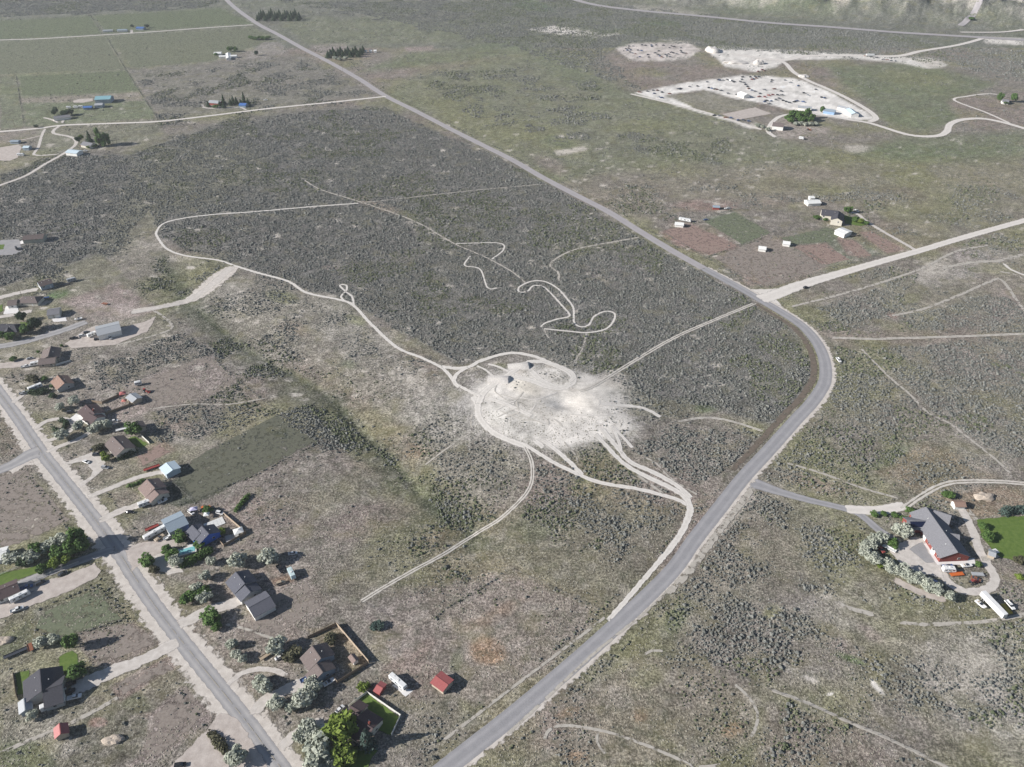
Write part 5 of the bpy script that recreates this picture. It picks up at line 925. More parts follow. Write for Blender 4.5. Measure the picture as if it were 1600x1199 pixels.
for x, y, r, h in [(1231, 190, 6, 10), (1238, 187, 6, 12), (1246, 189, 6, 12), (1254, 188, 6, 12), (1260, 186, 5, 15), (1268, 190, 5, 10), (1236, 193, 5, 9), (1252, 193, 5, 9), (1262, 193, 5, 9), (1245, 184, 5, 10)]: T(x, y, r, h, 'green', 'green tree in the clump of the works yard', 'green clump of the works yard')
T(1284, 176, 4.6, 9, 'green', 'lone green tree beside the pale blue shop'); T(1561, 160, 5, 13, 'green', 'tree left of the white house near the right edge'); T(1582, 160, 5.4, 13, 'green', 'tree right of the white house near the right edge'); T(1571, 163, 4, 4, 'green', 'bush in front of the white house near the right edge'); T(207, 43, 4, 6, 'dark', 'tree left of the blue-roofed far shed'); T(230, 44, 5, 7, 'dark', 'tree right of the blue-roofed far shed')
T(1515, 38, 7, 6, 'green', 'green bush beside the creek bed at the top right'); T(57, 200, 3, 4, 'dark', 'small dark tree at the far left gravel road')

# ------------------------------------------------------------ vehicles
TYRE = mat('tyre', (.02, .02, .02), .9, 3, .2); RIM = mat('rim', (.35, .35, .36), .4, 3, .1)
def paint_m(k, c): return mat('paint_' + k, c, .35, 2, .08, spec=.5)
PC = {'white': (.66, .66, .65), 'silver': (.36, .37, .38), 'black': (.018, .018, .02), 'dark': (.045, .05, .06), 'blue': (.05, .10, .24), 'red': (.27, .055, .045), 'grey': (.16, .165, .17), 'tan': (.36, .29, .21), 'orange': (.52, .13, .03), 'aqua': (.46, .56, .56), 'yellow': (.52, .38, .06), 'rust': (.22, .09, .05)}
_vm = {}
def prism(prof, hw, taper=0.0):
    """side profile (x,z) extruded across y, narrowed by taper toward its top"""
    zs = [p[1] for p in prof]; z0, z1 = min(zs), max(zs); n = len(prof)
    V = [(x, s * (hw - taper * (z - z0) / (z1 - z0 + 1e-6)), z) for s in (-1, 1) for x, z in prof]
    return V, [tuple(range(n))[::-1], tuple(range(n, 2 * n))] + [(i, (i + 1) % n, n + (i + 1) % n, n + i) for i in range(n)]
def vmesh(key, prof, hw, taper, m, bev=.06):
    k = (key, m.name)
    if k not in _vm:
        V, Fc = prism(prof, hw, taper); me = bpy.data.meshes.new(key); me.from_pydata(V, [], Fc); bm = bmesh.new(); bm.from_mesh(me)
        bmesh.ops.recalc_face_normals(bm, faces=bm.faces)
        if bev: bmesh.ops.bevel(bm, geom=bm.edges[:], offset=bev, segments=1, affect='EDGES')
        bm.to_mesh(me); bm.free(); me.materials.append(m); _vm[k] = me
    return _vm[k]
def wheel_mesh(m, r, w):
    k = ('wheel', m.name, r, w)
    if k not in _vm:
        bm = bmesh.new(); bmesh.ops.create_cone(bm, segments=12, radius1=r, radius2=r, depth=w, cap_ends=True); bmesh.ops.rotate(bm, verts=bm.verts, matrix=__import__('mathutils').Matrix.Rotation(R(90), 3, 'X'))
        me = bpy.data.meshes.new('wheel'); bm.to_mesh(me); bm.free(); me.materials.append(m); _vm[k] = me
    return _vm[k]
PROF = {  # body profile, cabin profile (glass), roof cap
 'sedan': ([(-2.3, .35), (2.3, .35), (2.32, .72), (1.2, .92), (-1.6, .98), (-2.28, .9)], [(1.25, .9), (.45, 1.42), (-1.0, 1.42), (-1.75, .95)], (.42, -.98, 1.43), .9),
 'suv': ([(-2.3, .4), (2.3, .4), (2.32, .85), (1.15, 1.08), (-2.28, 1.1)], [(1.25, 1.05), (.5, 1.72), (-2.0, 1.72), (-2.25, 1.1)], (.45, -2.0, 1.73), .95),
}
def wheels(root, xs, hw, r=.34, w=.24):
    for x in xs:
        for s in (-1, 1):
            o = bpy.data.objects.new('wheel', wheel_mesh(TYRE, r, w)); o.location = (x, s * (hw - .1), r); link(o, root)
            if r > .3: q = bpy.data.objects.new('rim', wheel_mesh(RIM, r * .6, w + .03)); link(q, o)
def vehicle(kind, colr, p, d, label, L=None, cat=None, group=None, parts=True):
    a = G(*p); q = G(p[0] + d[0], p[1] + d[1]); rz = math.atan2(q.y - a.y, q.x - a.x)
    name = {'sedan': 'car', 'suv': 'suv', 'pickup': 'pickup_truck', 'trailer': 'travel_trailer', 'motorhome': 'motorhome', 'flat': 'flatbed_trailer', 'semi': 'semi_trailer', 'boat': 'boat', 'tractor': 'tractor'}[kind]
    root = empty(name, (a.x, a.y, a.z + .07 + .0001 * a.y), rz); m = paint_m(colr, PC[colr]); put = lambda n, me: link(bpy.data.objects.new(n, me), root)
    if kind in PROF:
        b, c, rf, hw = PROF[kind]; put('body', vmesh(kind + '_body', b, hw, .05, m)); put('window_glass', vmesh(kind + '_glass', c, hw - .06, .2, GLASS, .03)); 
        block('roof_panel', m, root, ((rf[0] + rf[1]) / 2, 0, rf[2]), (rf[0] - rf[1], hw * 2 - .5, .05)); wheels(root, (1.4, -1.4), hw)
        if parts:
            for s in (-1, 1): block('headlight', TRIM, root, (2.3, s * .6, .66), (.08, .35, .16))
    elif kind == 'pickup':
        put('body', vmesh('pickup_body', [(-2.9, .5), (2.9, .5), (2.92, 1.0), (1.6, 1.18), (-.55, 1.2), (-.56, .78), (-2.8, .78), (-2.82, 1.15), (-2.9, 1.15)], .98, .03, m, .04)); put('window_glass', vmesh('pickup_glass', [(1.6, 1.14), (.9, 1.78), (-.45, 1.78), (-.6, 1.16)], .9, .16, GLASS, .03))
        block('roof_panel', m, root, (.22, 0, 1.8), (1.35, 1.45, .06))
        for s in (-1, 1): block('bed_side', m, root, (-1.7, s * .93, 1.0), (2.3, .12, .4)); block('headlight', TRIM, root, (2.88, s * .7, .88), (.1, .4, .2))
        wheels(root, (1.8, -1.7), .98, .4, .28)
    elif kind in ('trailer', 'motorhome'):
        L = L or 8; h = L / 2; nose = .7 if kind == 'trailer' else .4
        put('body', vmesh('%s_%.1f' % (kind, L), [(-h, .6), (h - .3, .6), (h, 1.3), (h - nose, 3.0), (-h + .15, 3.05), (-h, 2.8)], 1.22, .06, m, .1))
        for i, x in enumerate(np.linspace(-h * .6, h * .55, 3)):
            for s in (-1, 1): block('window', GLASS, root, (x, s * 1.2, 2.0), (1.1, .1, .7))
        block('door', W_GREY, root, (h * .1, -1.2, 1.55), (.75, .12, 1.75)); block('air_conditioner', DOORC, root, (.2, 0, 3.12), (1.0, .8, .28)); block('roof_vent', DOORC, root, (-h * .5, .3, 3.08), (.5, .5, .16)); block('awning', W_SLATE, root, (-h * .1, -1.22, 2.75), (L * .5, .16, .16))
        block('stripe', W_SLATE, root, (0, 0, 1.1), (L * .9, 2.45, .16))
        if kind == 'trailer': block('hitch', STEELP, root, (h + .6, 0, .55), (1.6, .14, .14)); wheels(root, (-.6, .35), 1.15, .36)
        else: put('windshield', vmesh('mh_glass%.1f' % L, [(h - .12, 1.35), (h + .03, 1.4), (h - .3, 2.3), (h - .45, 2.3)], 1.1, .05, GLASS, 0)); wheels(root, (-h * .55, h * .62), 1.15, .45)
    elif kind == 'semi':
        block('box', m, root, (0, 0, 2.55), (L or 14, 2.6, 2.8)); block('undercarriage', STEELP, root, (-.2, 0, .95), ((L or 14) * .9, 1.0, .35)); block('landing_gear', STEELP, root, ((L or 14) * .3, 0, .5), (.2, 1.6, 1.0)); wheels(root, (-5.4, -4.2), 1.2, .5, .4)
        for x in np.linspace(-5, 5, 6): block('roof_rib', m, root, (x, 0, 3.97), (.12, 2.5, .06))
    elif kind == 'flat':
        L = L or 5; block('deck', m, root, (0, 0, .7), (L, 2.1, .14)); block('tongue', STEELP, root, (L / 2 + .6, 0, .6), (1.3, .12, .12)); wheels(root, (-.5, .3), 1.0, .33)
        for s in (-1, 1): block('side_rail', m, root, (0, s * 1.0, .9), (L, .08, .3))
    elif kind == 'boat':
        put('hull', vmesh('boat', [(-2.6, .5), (1.6, .5), (2.8, 1.3), (-2.6, 1.2)], 1.0, -.1, m, .08)); block('cockpit', GLASS, root, (.3, 0, 1.4), (1.2, 1.4, .45)); block('seat', W_TAN, root, (-1.2, 0, 1.25), (.6, 1.4, .3)); wheels(root, (-.4,), 1.0, .32)
    elif kind == 'tractor':
        block('body', m, root, (.7, 0, 1.15), (2.2, .9, .8)); block('cab', GLASS, root, (-.7, 0, 1.9), (1.3, 1.3, 1.3)); block('cab_roof', m, root, (-.7, 0, 2.62), (1.5, 1.5, .14)); block('bucket', m, root, (2.9, 0, .55), (.8, 2.0, .7))
        for s in (-1, 1): block('loader_arm', m, root, (1.8, s * .75, 1.0), (2.2, .14, .2))
        wheels(root, (-.8,), .95, .75, .45); wheels(root, (1.4,), .85, .45, .3)
    stamp_disc(a.x, a.y, (L or 5) / 2 + .6)
    return tag(root, label, cat or name.replace('_', ' ').replace('suv', 'car'), group)
V = vehicle
V('pickup', 'white', (41, 574), (6, -1.2), 'white pickup hitched to the white trailer by the brown L-shaped house'); V('trailer', 'white', (57.5, 571), (-8, 1.6), 'white cargo trailer beside the brown L-shaped house', 8); V('sedan', 'silver', (47.5, 561.5), (6, -1.5), 'silver car in front of the brown L-shaped house')
V('pickup', 'black', (116, 530), (6, -1), 'black pickup leftmost by the large white shop'); V('suv', 'black', (152.5, 531.5), (6, -1), 'black car below the large white shop'); V('suv', 'dark', (136, 521), (6, -1.5), 'dark car at the corner of the large white shop'); V('trailer', 'white', (145, 525.5), (6, -2.5), 'white camper in front of the large white shop', 7); V('pickup', 'white', (172, 529), (4, 4), 'white truck with blue shadow below the large white shop'); V('suv', 'white', (129, 526), (6, -1), 'small white car among the trucks by the large white shop'); V('boat', 'white', (123, 500), (6, -1), 'white boat on the paved lot beside the grey garage')
V('motorhome', 'white', (56.5, 608), (8, -3.2), 'white motorhome above the dark hedge', 9); V('pickup', 'silver', (38, 615.5), (6, -1.5), 'silver pickup left of the dark hedge'); V('trailer', 'silver', (113, 440), (8, -2), 'silver camper at the far side of the mown tan field', 7); V('flat', 'dark', (101, 446), (8, -2), 'dark loaded trailer behind the grey brown-roofed shop', 9); V('pickup', 'dark', (32, 391), (8, -1), 'dark pickup on the paved pad by the long brown-roofed shop'); V('suv', 'black', (26, 389), (3, 5), 'black car at the edge of the paved pad by the long brown-roofed shop'); V('flat', 'blue', (70, 467), (6, -1), 'blue trailer behind the rust-brown hipped house', 7); V('flat', 'rust', (164, 476), (6, 1), 'rusty equipment trailer in the bare dirt lot', 5)
V('suv', 'dark', (111, 645.5), (6, -1), 'dark car at the left of the crescent-hedge house'); V('sedan', 'dark', (147, 703.5), (5, -1), 'dark car at the top of the gravel loop'); V('suv', 'dark', (151.5, 712), (6, -.3), 'dark car below the first one on the gravel loop'); V('sedan', 'white', (135, 723), (5, 2), 'white car at the inner rim of the gravel loop'); V('suv', 'silver', (165, 732), (5, .5), 'silver car at the lower right of the gravel loop'); V('sedan', 'white', (179, 659), (6, -1), 'white car on the narrow driveway beside the silvery pair'); V('sedan', 'silver', (155.5, 658.5), (6, -1.5), 'silver car at the lower corner of the crescent-hedge house'); V('flat', 'red', (237.5, 732.5), (7, -2.4), 'long red flat trailer left of the pale blue shed', 9); V('flat', 'white', (192, 672), (8, -2), 'white utility trailer left of the brown shed', 8); V('tractor', 'red', (228, 613), (5, 1), 'small red tractor in the bare lot above the weathered shed'); V('trailer', 'white', (217, 602), (5, -1), 'small white horse trailer in the pinkish lot', 4.5)
V('trailer', 'white', (227.5, 790), (8, -3), 'white camper at the corner of the rosy-roofed house', 7); V('boat', 'white', (254.5, 785), (6, -2.5), 'small white boat right of the rosy-roofed house'); V('sedan', 'black', (203.5, 801.5), (3, 0), 'small black car on the gravel drive left of the camper', cat='car')
V('motorhome', 'white', (243, 836), (-9, 5), 'long white motorhome at the steel-blue shop', 12.5); V('pickup', 'white', (265, 841), (8, -3.5), 'white pickup below the motorhome'); V('flat', 'red', (238, 826), (8, -3.5), 'red flat trailer above the motorhome', 7); V('boat', 'tan', (249.5, 842.5), (6, -4), 'tan boat between motorhome and white pickup'); V('tractor', 'orange', (320, 797), (6, -3), 'orange tractor in the clutter behind the blue house'); V('suv', 'white', (299, 802), (4, 3), 'white car behind the steel-blue shop'); V('suv', 'dark', (284, 827), (6, -2), 'dark car between steel-blue shop and blue house'); V('suv', 'white', (344, 803), (4, 1), 'white car at the upper corner of the cluttered yard')
V('sedan', 'dark', (98.5, 897.5), (6, -3), 'dark car on the driveway beside the long lawn'); V('suv', 'dark', (64, 912), (6, -3), 'dark car in the pinkish yard above the travel trailer'); V('pickup', 'blue', (42.5, 919.5), (8, -2.5), 'blue pickup beside the maroon-brown long house'); V('trailer', 'white', (33, 935), (8, -4), 'white travel trailer parked below the maroon-brown long house', 9); V('pickup', 'white', (27.5, 954), (8, -3), 'white pickup at the lower left of the pinkish yard')
V('trailer', 'white', (84.5, 1103), (9, -4), 'white travel trailer along the charcoal-roofed house', 9.6); V('pickup', 'white', (117, 1091), (8, -2), 'white pickup right of the travel trailer'); V('suv', 'black', (111, 1070), (8, -3), 'black car in the shade, upper of two by the charcoal-roofed house'); V('suv', 'black', (109.5, 1082), (8, -3), 'black car in the shade, lower of two by the charcoal-roofed house'); V('flat', 'dark', (30, 1020), (8, -3.5), 'dark stock trailer above the charcoal-roofed house', 7); V('flat', 'dark', (18, 1025), (8, -3.5), 'dark trailer with white nose left of the stock trailer', 6); V('flat', 'rust', (48, 1013), (2, 7), 'rusty trailer left of the silvery trees', 5)
V('pickup', 'black', (437.5, 891), (5, 7), 'black and white pickup above the small junk shed'); V('trailer', 'aqua', (456.5, 900), (4, 8), 'pale aqua camper in the reddish dirt', 7); V('suv', 'tan', (439, 912.5), (6, -2), 'tan junk car below the black pickup'); V('sedan', 'white', (458, 866), (6, -1), 'white junk car in the shade of the largest silvery tree'); V('sedan', 'white', (437.5, 1028), (7, -4), 'white car below the silvery tree by the tall-fenced house'); V('flat', 'tan', (416, 1026), (7, -4.5), 'tan flat trailer left of the white car', 6); V('pickup', 'blue', (479.5, 1062), (8, -4), 'dark blue pickup on the slab of the tall-fenced house'); V('boat', 'white', (514, 1068), (7, -4), 'small white boat at the lower corner of the tall-fenced house')
V('pickup', 'white', (508.5, 1141.5), (6, 6), 'white and dark pickup left of the big lime tree'); V('pickup', 'black', (505, 1165), (7, -4), 'black pickup under the olive at the bottom'); V('motorhome', 'white', (622.5, 1069), (8, 7), 'white motorhome parked alone on a slab in the pasture', 10); V('sedan', 'white', (531, 1110), (4, -4), 'white car at the left gable of the maroon-brown house'); V('suv', 'black', (282, 1197), (6, -1), 'black car cut by the bottom edge in the pale lot')
V('suv', 'red', (1376, 860.5), (4, 4), 'red car among the silvery row by the brick house'); V('flat', 'white', (1388.5, 858.5), (7, 3.6), 'white flat trailer beside the red car', 7); V('boat', 'blue', (1480, 887), (8, -.5), 'blue and white boat at the end of the concrete apron'); V('trailer', 'white', (1481.5, 893), (8, .4), 'white trailer just below the blue and white boat', 6.5); V('tractor', 'red', (1518.5, 912), (6, -2), 'bright red tractor inside the gravel loop'); V('flat', 'orange', (1494.5, 899), (8, -.8), 'orange implement trailer inside the gravel loop', 7); V('flat', 'silver', (1527, 899), (8, .5), 'grey implement trailer inside the gravel loop', 6); V('boat', 'white', (1509, 885.5), (7, -.6), 'white boat beside the brick gable end'); V('sedan', 'rust', (1524, 906), (5, 2), 'rusty car next to the bright red tractor')
V('semi', 'white', (1549.5, 950), (8, 8.4), 'long white semi trailer parked in the weeds at the right', 14.5); V('boat', 'white', (1531, 946), (7, 6), 'small white camper-like boat left of the semi trailer'); V('pickup', 'white', (1577, 947), (6, 7), 'white truck right of the semi trailer'); V('flat', 'yellow', (1572, 953), (5, 6), 'yellow flat trailer between semi trailer and white truck', 6)
V('suv', 'black', (1258.5, 450.5), (6, -2), 'black car driving on the pale gravel road'); V('pickup', 'white', (1310, 564), (3, 4), 'white pickup parked on the shoulder outside the road bend')
V('trailer', 'white', (1070, 346), (8, 1.5), 'long white trailer behind the first loafing shed', 12); V('pickup', 'white', (1136, 327), (6, -.6), 'white truck right of the small blue-roofed shed'); V('trailer', 'white', (33, 244), (6, 0), 'white trailer beside the pink riding yard', 8); V('flat', 'tan', (1335, 369), (8, -1), 'tan flat trailer beside the bright white barn', 9); V('pickup', 'white', (1338, 331), (4, 2), 'white truck at the top of the ranch driveway'); V('sedan', 'blue', (1103, 344.5), (5, -.4), 'blue car at the corner of the green paddock'); V('trailer', 'white', (1252, 218), (5, 1), 'white trailer on the tan lot below the works yard', 6); V('tractor', 'orange', (1263, 204), (6, 0), 'orange loader on the tan lot below the works yard')
V('semi', 'white', (1359, 88.5), (8, 0), 'white trailer beside the far yard road', 14); V('trailer', 'white', (127, 169), (5, 0), 'rightmost white trailer left of the violet-roofed stable', 6); V('trailer', 'white', (119, 169.5), (5, 0), 'middle white trailer left of the violet-roofed stable', 6); V('trailer', 'white', (108, 170), (5, 0), 'leftmost white trailer left of the violet-roofed stable', 6); V('pickup', 'red', (129, 229), (6, 0), 'red truck in front of the poplar farmhouse'); V('pickup', 'white', (133, 237), (6, 0), 'white truck right of the white and blue shed'); V('pickup', 'white', (415, 157.5), (6, 0), 'white truck near the bare patch right of the conifers')
rj = random.Random(5)
def junk(pts, ox, oy, sc, label, group, red=()):
    for i, (x, y) in enumerate(pts):
        k = rj.choice(['sedan', 'suv', 'suv', 'pickup']); c = 'red' if i in red else rj.choice(['dark', 'black', 'grey', 'blue', 'rust', 'dark', 'silver'])
        V(k, c, (ox + x / sc, oy + y / sc), (5, rj.uniform(-1.2, 1.2)), c.replace('dark', 'dark grey') + ' ' + {'sedan': 'low car', 'suv': 'boxy car', 'pickup': 'pickup'}[k] + ' ' + label, group=group, parts=False, cat='car')
junk([(185, 185), (235, 183), (345, 170), (390, 175), (465, 172), (470, 190), (520, 170), (610, 175), (715, 183), (745, 189), (690, 204), (830, 205), (180, 212), (145, 218), (165, 237), (205, 232), (195, 258), (230, 273), (265, 281), (295, 235), (340, 241), (320, 318), (420, 290), (430, 320), (510, 270), (545, 291), (570, 306), (595, 321), (640, 291), (675, 284), (660, 310), (695, 316), (710, 262), (740, 270), (780, 280), (830, 241), (840, 262), (865, 271), (895, 272), (555, 245)], 960, 50, 8, 'wreck lying in the oval bare yard', 'wrecks in the oval yard')
junk([(40, 552), (180, 525), (240, 530), (290, 525), (355, 540), (375, 551), (60, 625), (130, 640), (160, 646), (215, 660), (410, 710), (480, 490), (455, 550), (580, 490), (600, 520), (640, 485), (690, 490), (840, 550), (1015, 532), (1400, 648), (600, 655), (640, 672), (755, 650), (700, 697), (965, 668), (690, 735), (760, 740), (810, 720), (860, 712), (920, 715), (975, 715), (780, 785), (815, 825), (940, 760), (990, 785), (1030, 800), (1070, 812), (1130, 800), (1470, 745), (1510, 752), (680, 420), (730, 400), (760, 412), (850, 530), (300, 695), (500, 560), (520, 585), (545, 610), (560, 635), (470, 520), (1080, 560), (1180, 600), (880, 640), (1250, 690), (1300, 720), (840, 790), (900, 775), (1160, 790), (760, 800), (1240, 800), (655, 505), (200, 530), (330, 535), (100, 635), (620, 515)], 1100, 60, 8, 'standing in the pale works yard', 'vehicles in the works yard', (14, 25, 26, 27, 28, 40, 41))
junk([(130, 970), (195, 977), (270, 998), (340, 1002), (430, 1030), (490, 1030), (560, 1042)], 1100, 60, 8, 'in the row along the pale corral', 'vehicles along the corral')
junk([(315, 760), (415, 750), (490, 740), (540, 738), (500, 775), (595, 760), (800, 720), (830, 715), (690, 780), (555, 820), (590, 829), (1040, 685), (940, 690)], 960, 50, 8, 'in the narrow left arm of the works yard', 'vehicles in the left arm of the works yard')
junk([(610, 352), (640, 358), (680, 365), (720, 376), (745, 378), (770, 382), (795, 385)], 1200, 0, 4, 'in the line beside the far yard road', 'vehicles beside the far yard road')
DUST = mat('blue_tarp', (.05, .10, .2), .6, 2, .2)
def pile(px, s, m, label):
    g = G(*px); bm = bmesh.new(); bmesh.ops.create_icosphere(bm, subdivisions=3, radius=1)
    for v in bm.verts:
        n = float(vnoise(np.array([v.co.x * 2.2 + px[0]]), np.array([v.co.y * 2.2 + v.co.z]))[0]); v.co *= .75 + .5 * n; v.co.x *= s[0]; v.co.y *= s[1]; v.co.z = max(v.co.z, -.15) * s[2]
    me = bpy.data.meshes.new('pile'); bm.to_mesh(me); bm.free(); me.materials.append(m); o = link(bpy.data.objects.new('dirt_pile', me)); o.location = g; stamp_disc(g.x, g.y, max(s[:2])); tag(o, label, 'pile')
DIRT = mat('heaped_dirt', (.40, .34, .28), .95, 1.2, .25, bump=.4); PDIRTM = mat('heaped_sand', (.52, .49, .455), .95, 1.2, .2, bump=.4)
pile((177, 1157), (4.2, 2.4, 1.8), DIRT, 'tan dirt pile in the lower left lot'); pile((1538, 777), (5.5, 4, 1.8), DIRT, 'tan dirt pile right of the orange-roofed shed'); pile((7, 1001), (4, 2.4, 1.6), DIRT, 'reddish dirt pile at the left edge'); pile((1113, 80.5), (12, 14, 8), PDIRTM, 'tall pale spoil pile at the left of the far yard'); pile((1150, 98.5), (18, 10, 4), PDIRTM, 'broad pale spoil pile in the far yard'); pile((1185, 100), (9, 8, 7), PDIRTM, 'steep pale spoil pile next to the broad one')
pile((1255, 120), (8, 7, 3), PDIRTM, 'pale gravel heap beside the yard loop road')
# dirt jumps: long take-off slope on the left, steep drop on the right
for (x, y), lb, rz in (((825, 572), 'dirt jump ramp on the upper loop of the sand pit', .1), ((794, 594), 'dirt jump ramp on the left side of the sand pit loop', -.1)):
    g = G(x, y); n = 9; VV = []
    for k in range(n):
        yy = (k / (n - 1) - .5) * 10; hh = 2.1 * math.sin(math.pi * k / (n - 1)) ** .8 - .05
        VV += [(-14 - .4 * (k % 2), yy * .8, -.1), (-7, yy * .9, hh * .5), (-.4 + .25 * (k % 3), yy, hh), (.4, yy, hh * .9), (1.4 + .3 * (k % 2), yy, -.1)]
    FF = [(k * 5 + q, k * 5 + q + 1, (k + 1) * 5 + q + 1, (k + 1) * 5 + q) for k in range(n - 1) for q in range(4)]
    o = meshobj('dirt_jump', VV, [f[::-1] for f in FF], PDIRTM, smooth=True); o.location = g; o.rotation_euler = (0, 0, rz); tag(o, lb, 'dirt jump')

# ------------------------------------------------------------ sagebrush, grass tufts (uncountable ground cover)
SZ = [  # (shape, density)
 ([(0, 270), (110, 240), (200, 240), (330, 195), (440, 175), (600, 165), (870, 295), (1175, 472), (1240, 515), (1268, 570), (1255, 620), (1210, 665), (1090, 640), (1000, 610), (905, 600), (830, 552), (715, 572), (560, 480), (450, 442), (360, 412), (250, 375), (230, 330), (180, 400), (100, 420), (0, 450)], .95),
 ([(-100, 270), (0, 270), (0, 450), (-100, 460)], .95), ([(145, 560), (300, 515), (330, 550), (270, 568), (160, 605)], .9), ([(235, 650), (370, 602), (440, 640), (300, 690), (240, 690)], .85), ([(250, 390), (300, 470), (330, 490), (520, 640), (680, 760), (790, 820), (740, 835), (600, 775), (480, 690), (380, 610), (290, 520), (225, 480)], .6),
 ([(440, 640), (540, 720), (660, 760), (600, 720), (480, 620)], .7), ([(1270, 480), (1440, 425), (1395, 490), (1300, 520)], .9), ([(1300, 535), (1340, 545), (1480, 670), (1400, 690), (1380, 720), (1340, 745), (1235, 715), (1290, 640), (1315, 580)], .85), ([(1345, 540), (1620, 530), (1620, 720), (1540, 700), (1450, 640)], .9), ([(1400, 495), (1560, 455), (1600, 500), (1600, 515), (1400, 520)], .85),
 ([(1040, 665), (1190, 680), (1195, 690), (1090, 770), (980, 705)], .95), ([(860, 780), (1060, 795), (930, 955), (760, 860), (820, 790)], .5), ([(900, 705), (960, 715), (1000, 745), (920, 745)], .9), ([(1010, 950), (1130, 800), (1250, 770), (1420, 900), (1600, 960), (1620, 1260), (1200, 1260), (1190, 1080), (1060, 1005)], .42), ([(1130, 940), (1180, 940), (1200, 970), (1140, 985)], .6), ([(880, 1130), (1000, 1010), (1190, 1080), (1200, 1260), (760, 1260)], .28),
 ([(440, 0), (880, 0), (1400, 55), (1520, 78), (1480, 100), (1100, 75), (980, 64), (950, 90), (1000, 140), (800, 75), (560, 25)], .85), ([(0, -40), (350, -40), (340, 10), (140, 24), (0, 31), (-120, 33), (-120, -40)], .85), ([(1440, 75), (1620, 80), (1620, 130), (1560, 120), (1480, 100)], .9), ([(640, 115), (800, 100), (940, 130), (960, 200), (1150, 210), (1130, 260), (900, 225), (760, 205)], .4), ([(250, 200), (600, 155), (460, 90), (350, 105), (215, 120)], .45), ([(100, 600), (250, 640), (300, 700), (240, 700)], .3), ([(1170, 765), (1260, 790), (1300, 815), (1250, 900), (1100, 900)], .5),
 (('E', 858, 640, 128, 64, .06), .13), (('E', 878, 636, 76, 40, .08), .0), ([(240, 770), (430, 648), (497, 692), (300, 790), (280, 790)], .06), ([(0, 32), (345, 12), (440, 52), (400, 95), (200, 110), (247, 187), (0, 204)], .03), ([(380, 95), (430, 62), (452, 83)], 0), ([(200, 600), (330, 555), (372, 595), (320, 625), (230, 645)], .04), ([(1030, 360), (1160, 325), (1320, 340), (1425, 393), (1200, 452)], .06), ([(95, 418), (160, 395), (245, 490), (120, 505)], 0), ([(1500, 760), (1600, 760), (1600, 910), (1500, 880)], .06), ([(1290, 105), (1420, 95), (1560, 130), (1480, 160), (1440, 205), (1360, 165)], .08), ([(990, 145), (1160, 115), (1300, 140), (1375, 190), (1200, 205)], 0), ([(955, 78), (1030, 64), (1100, 78), (1030, 98)], 0), ([(560, 960), (800, 890), (945, 955), (760, 1110), (640, 1070)], .07), ([(0, 455), (260, 505), (200, 560), (0, 590)], .1), ([(20, 600), (240, 620), (480, 900), (700, 1070), (620, 1199), (0, 1199), (0, 640)], .05), ([(230, 640), (440, 640), (430, 650), (300, 690), (240, 700)], .8),
]
def density(x, y):
    px, py = warped(x, y); d = np.full(len(x), .30)
    d = np.where(py < 290, .10, d); d = np.where((px < 640) & (py > 560), .14, d)
    for shp, v in SZ:
        k, w = shape_mask(px, py, shp, 6.0); d[k] = d[k] * (1 - w) + v * w
    n = fbm(x, y, 28, 4); n2 = fbm(x + 333, y, 9, 3)
    cl = np.where(d > .75, 1.0, sstep(.42, .62, n) * 1.7)
    d = d * cl * np.where(d > .75, .48 + .9 * sstep(.3, .6, n2) * .5, 1.0)
    i = np.clip((x - OX).astype(int), 0, ON - 1); j = np.clip((y - OY).astype(int), 0, OM - 1)
    ok = ~OCC[i, j]
    return d * ok
def scatter(spacing, y0, y1, seed):
    rs = np.random.RandomState(seed); ys = np.arange(y0, y1, spacing); out = []
    for y in ys:
        w = (.5425 * y + 118.5) * 1.06; xs = np.arange(-w, w, spacing); out.append(np.column_stack([xs, np.full(len(xs), y)]))
    P = np.vstack(out); P += (rs.rand(*P.shape) - .5) * spacing * .95; return P, rs
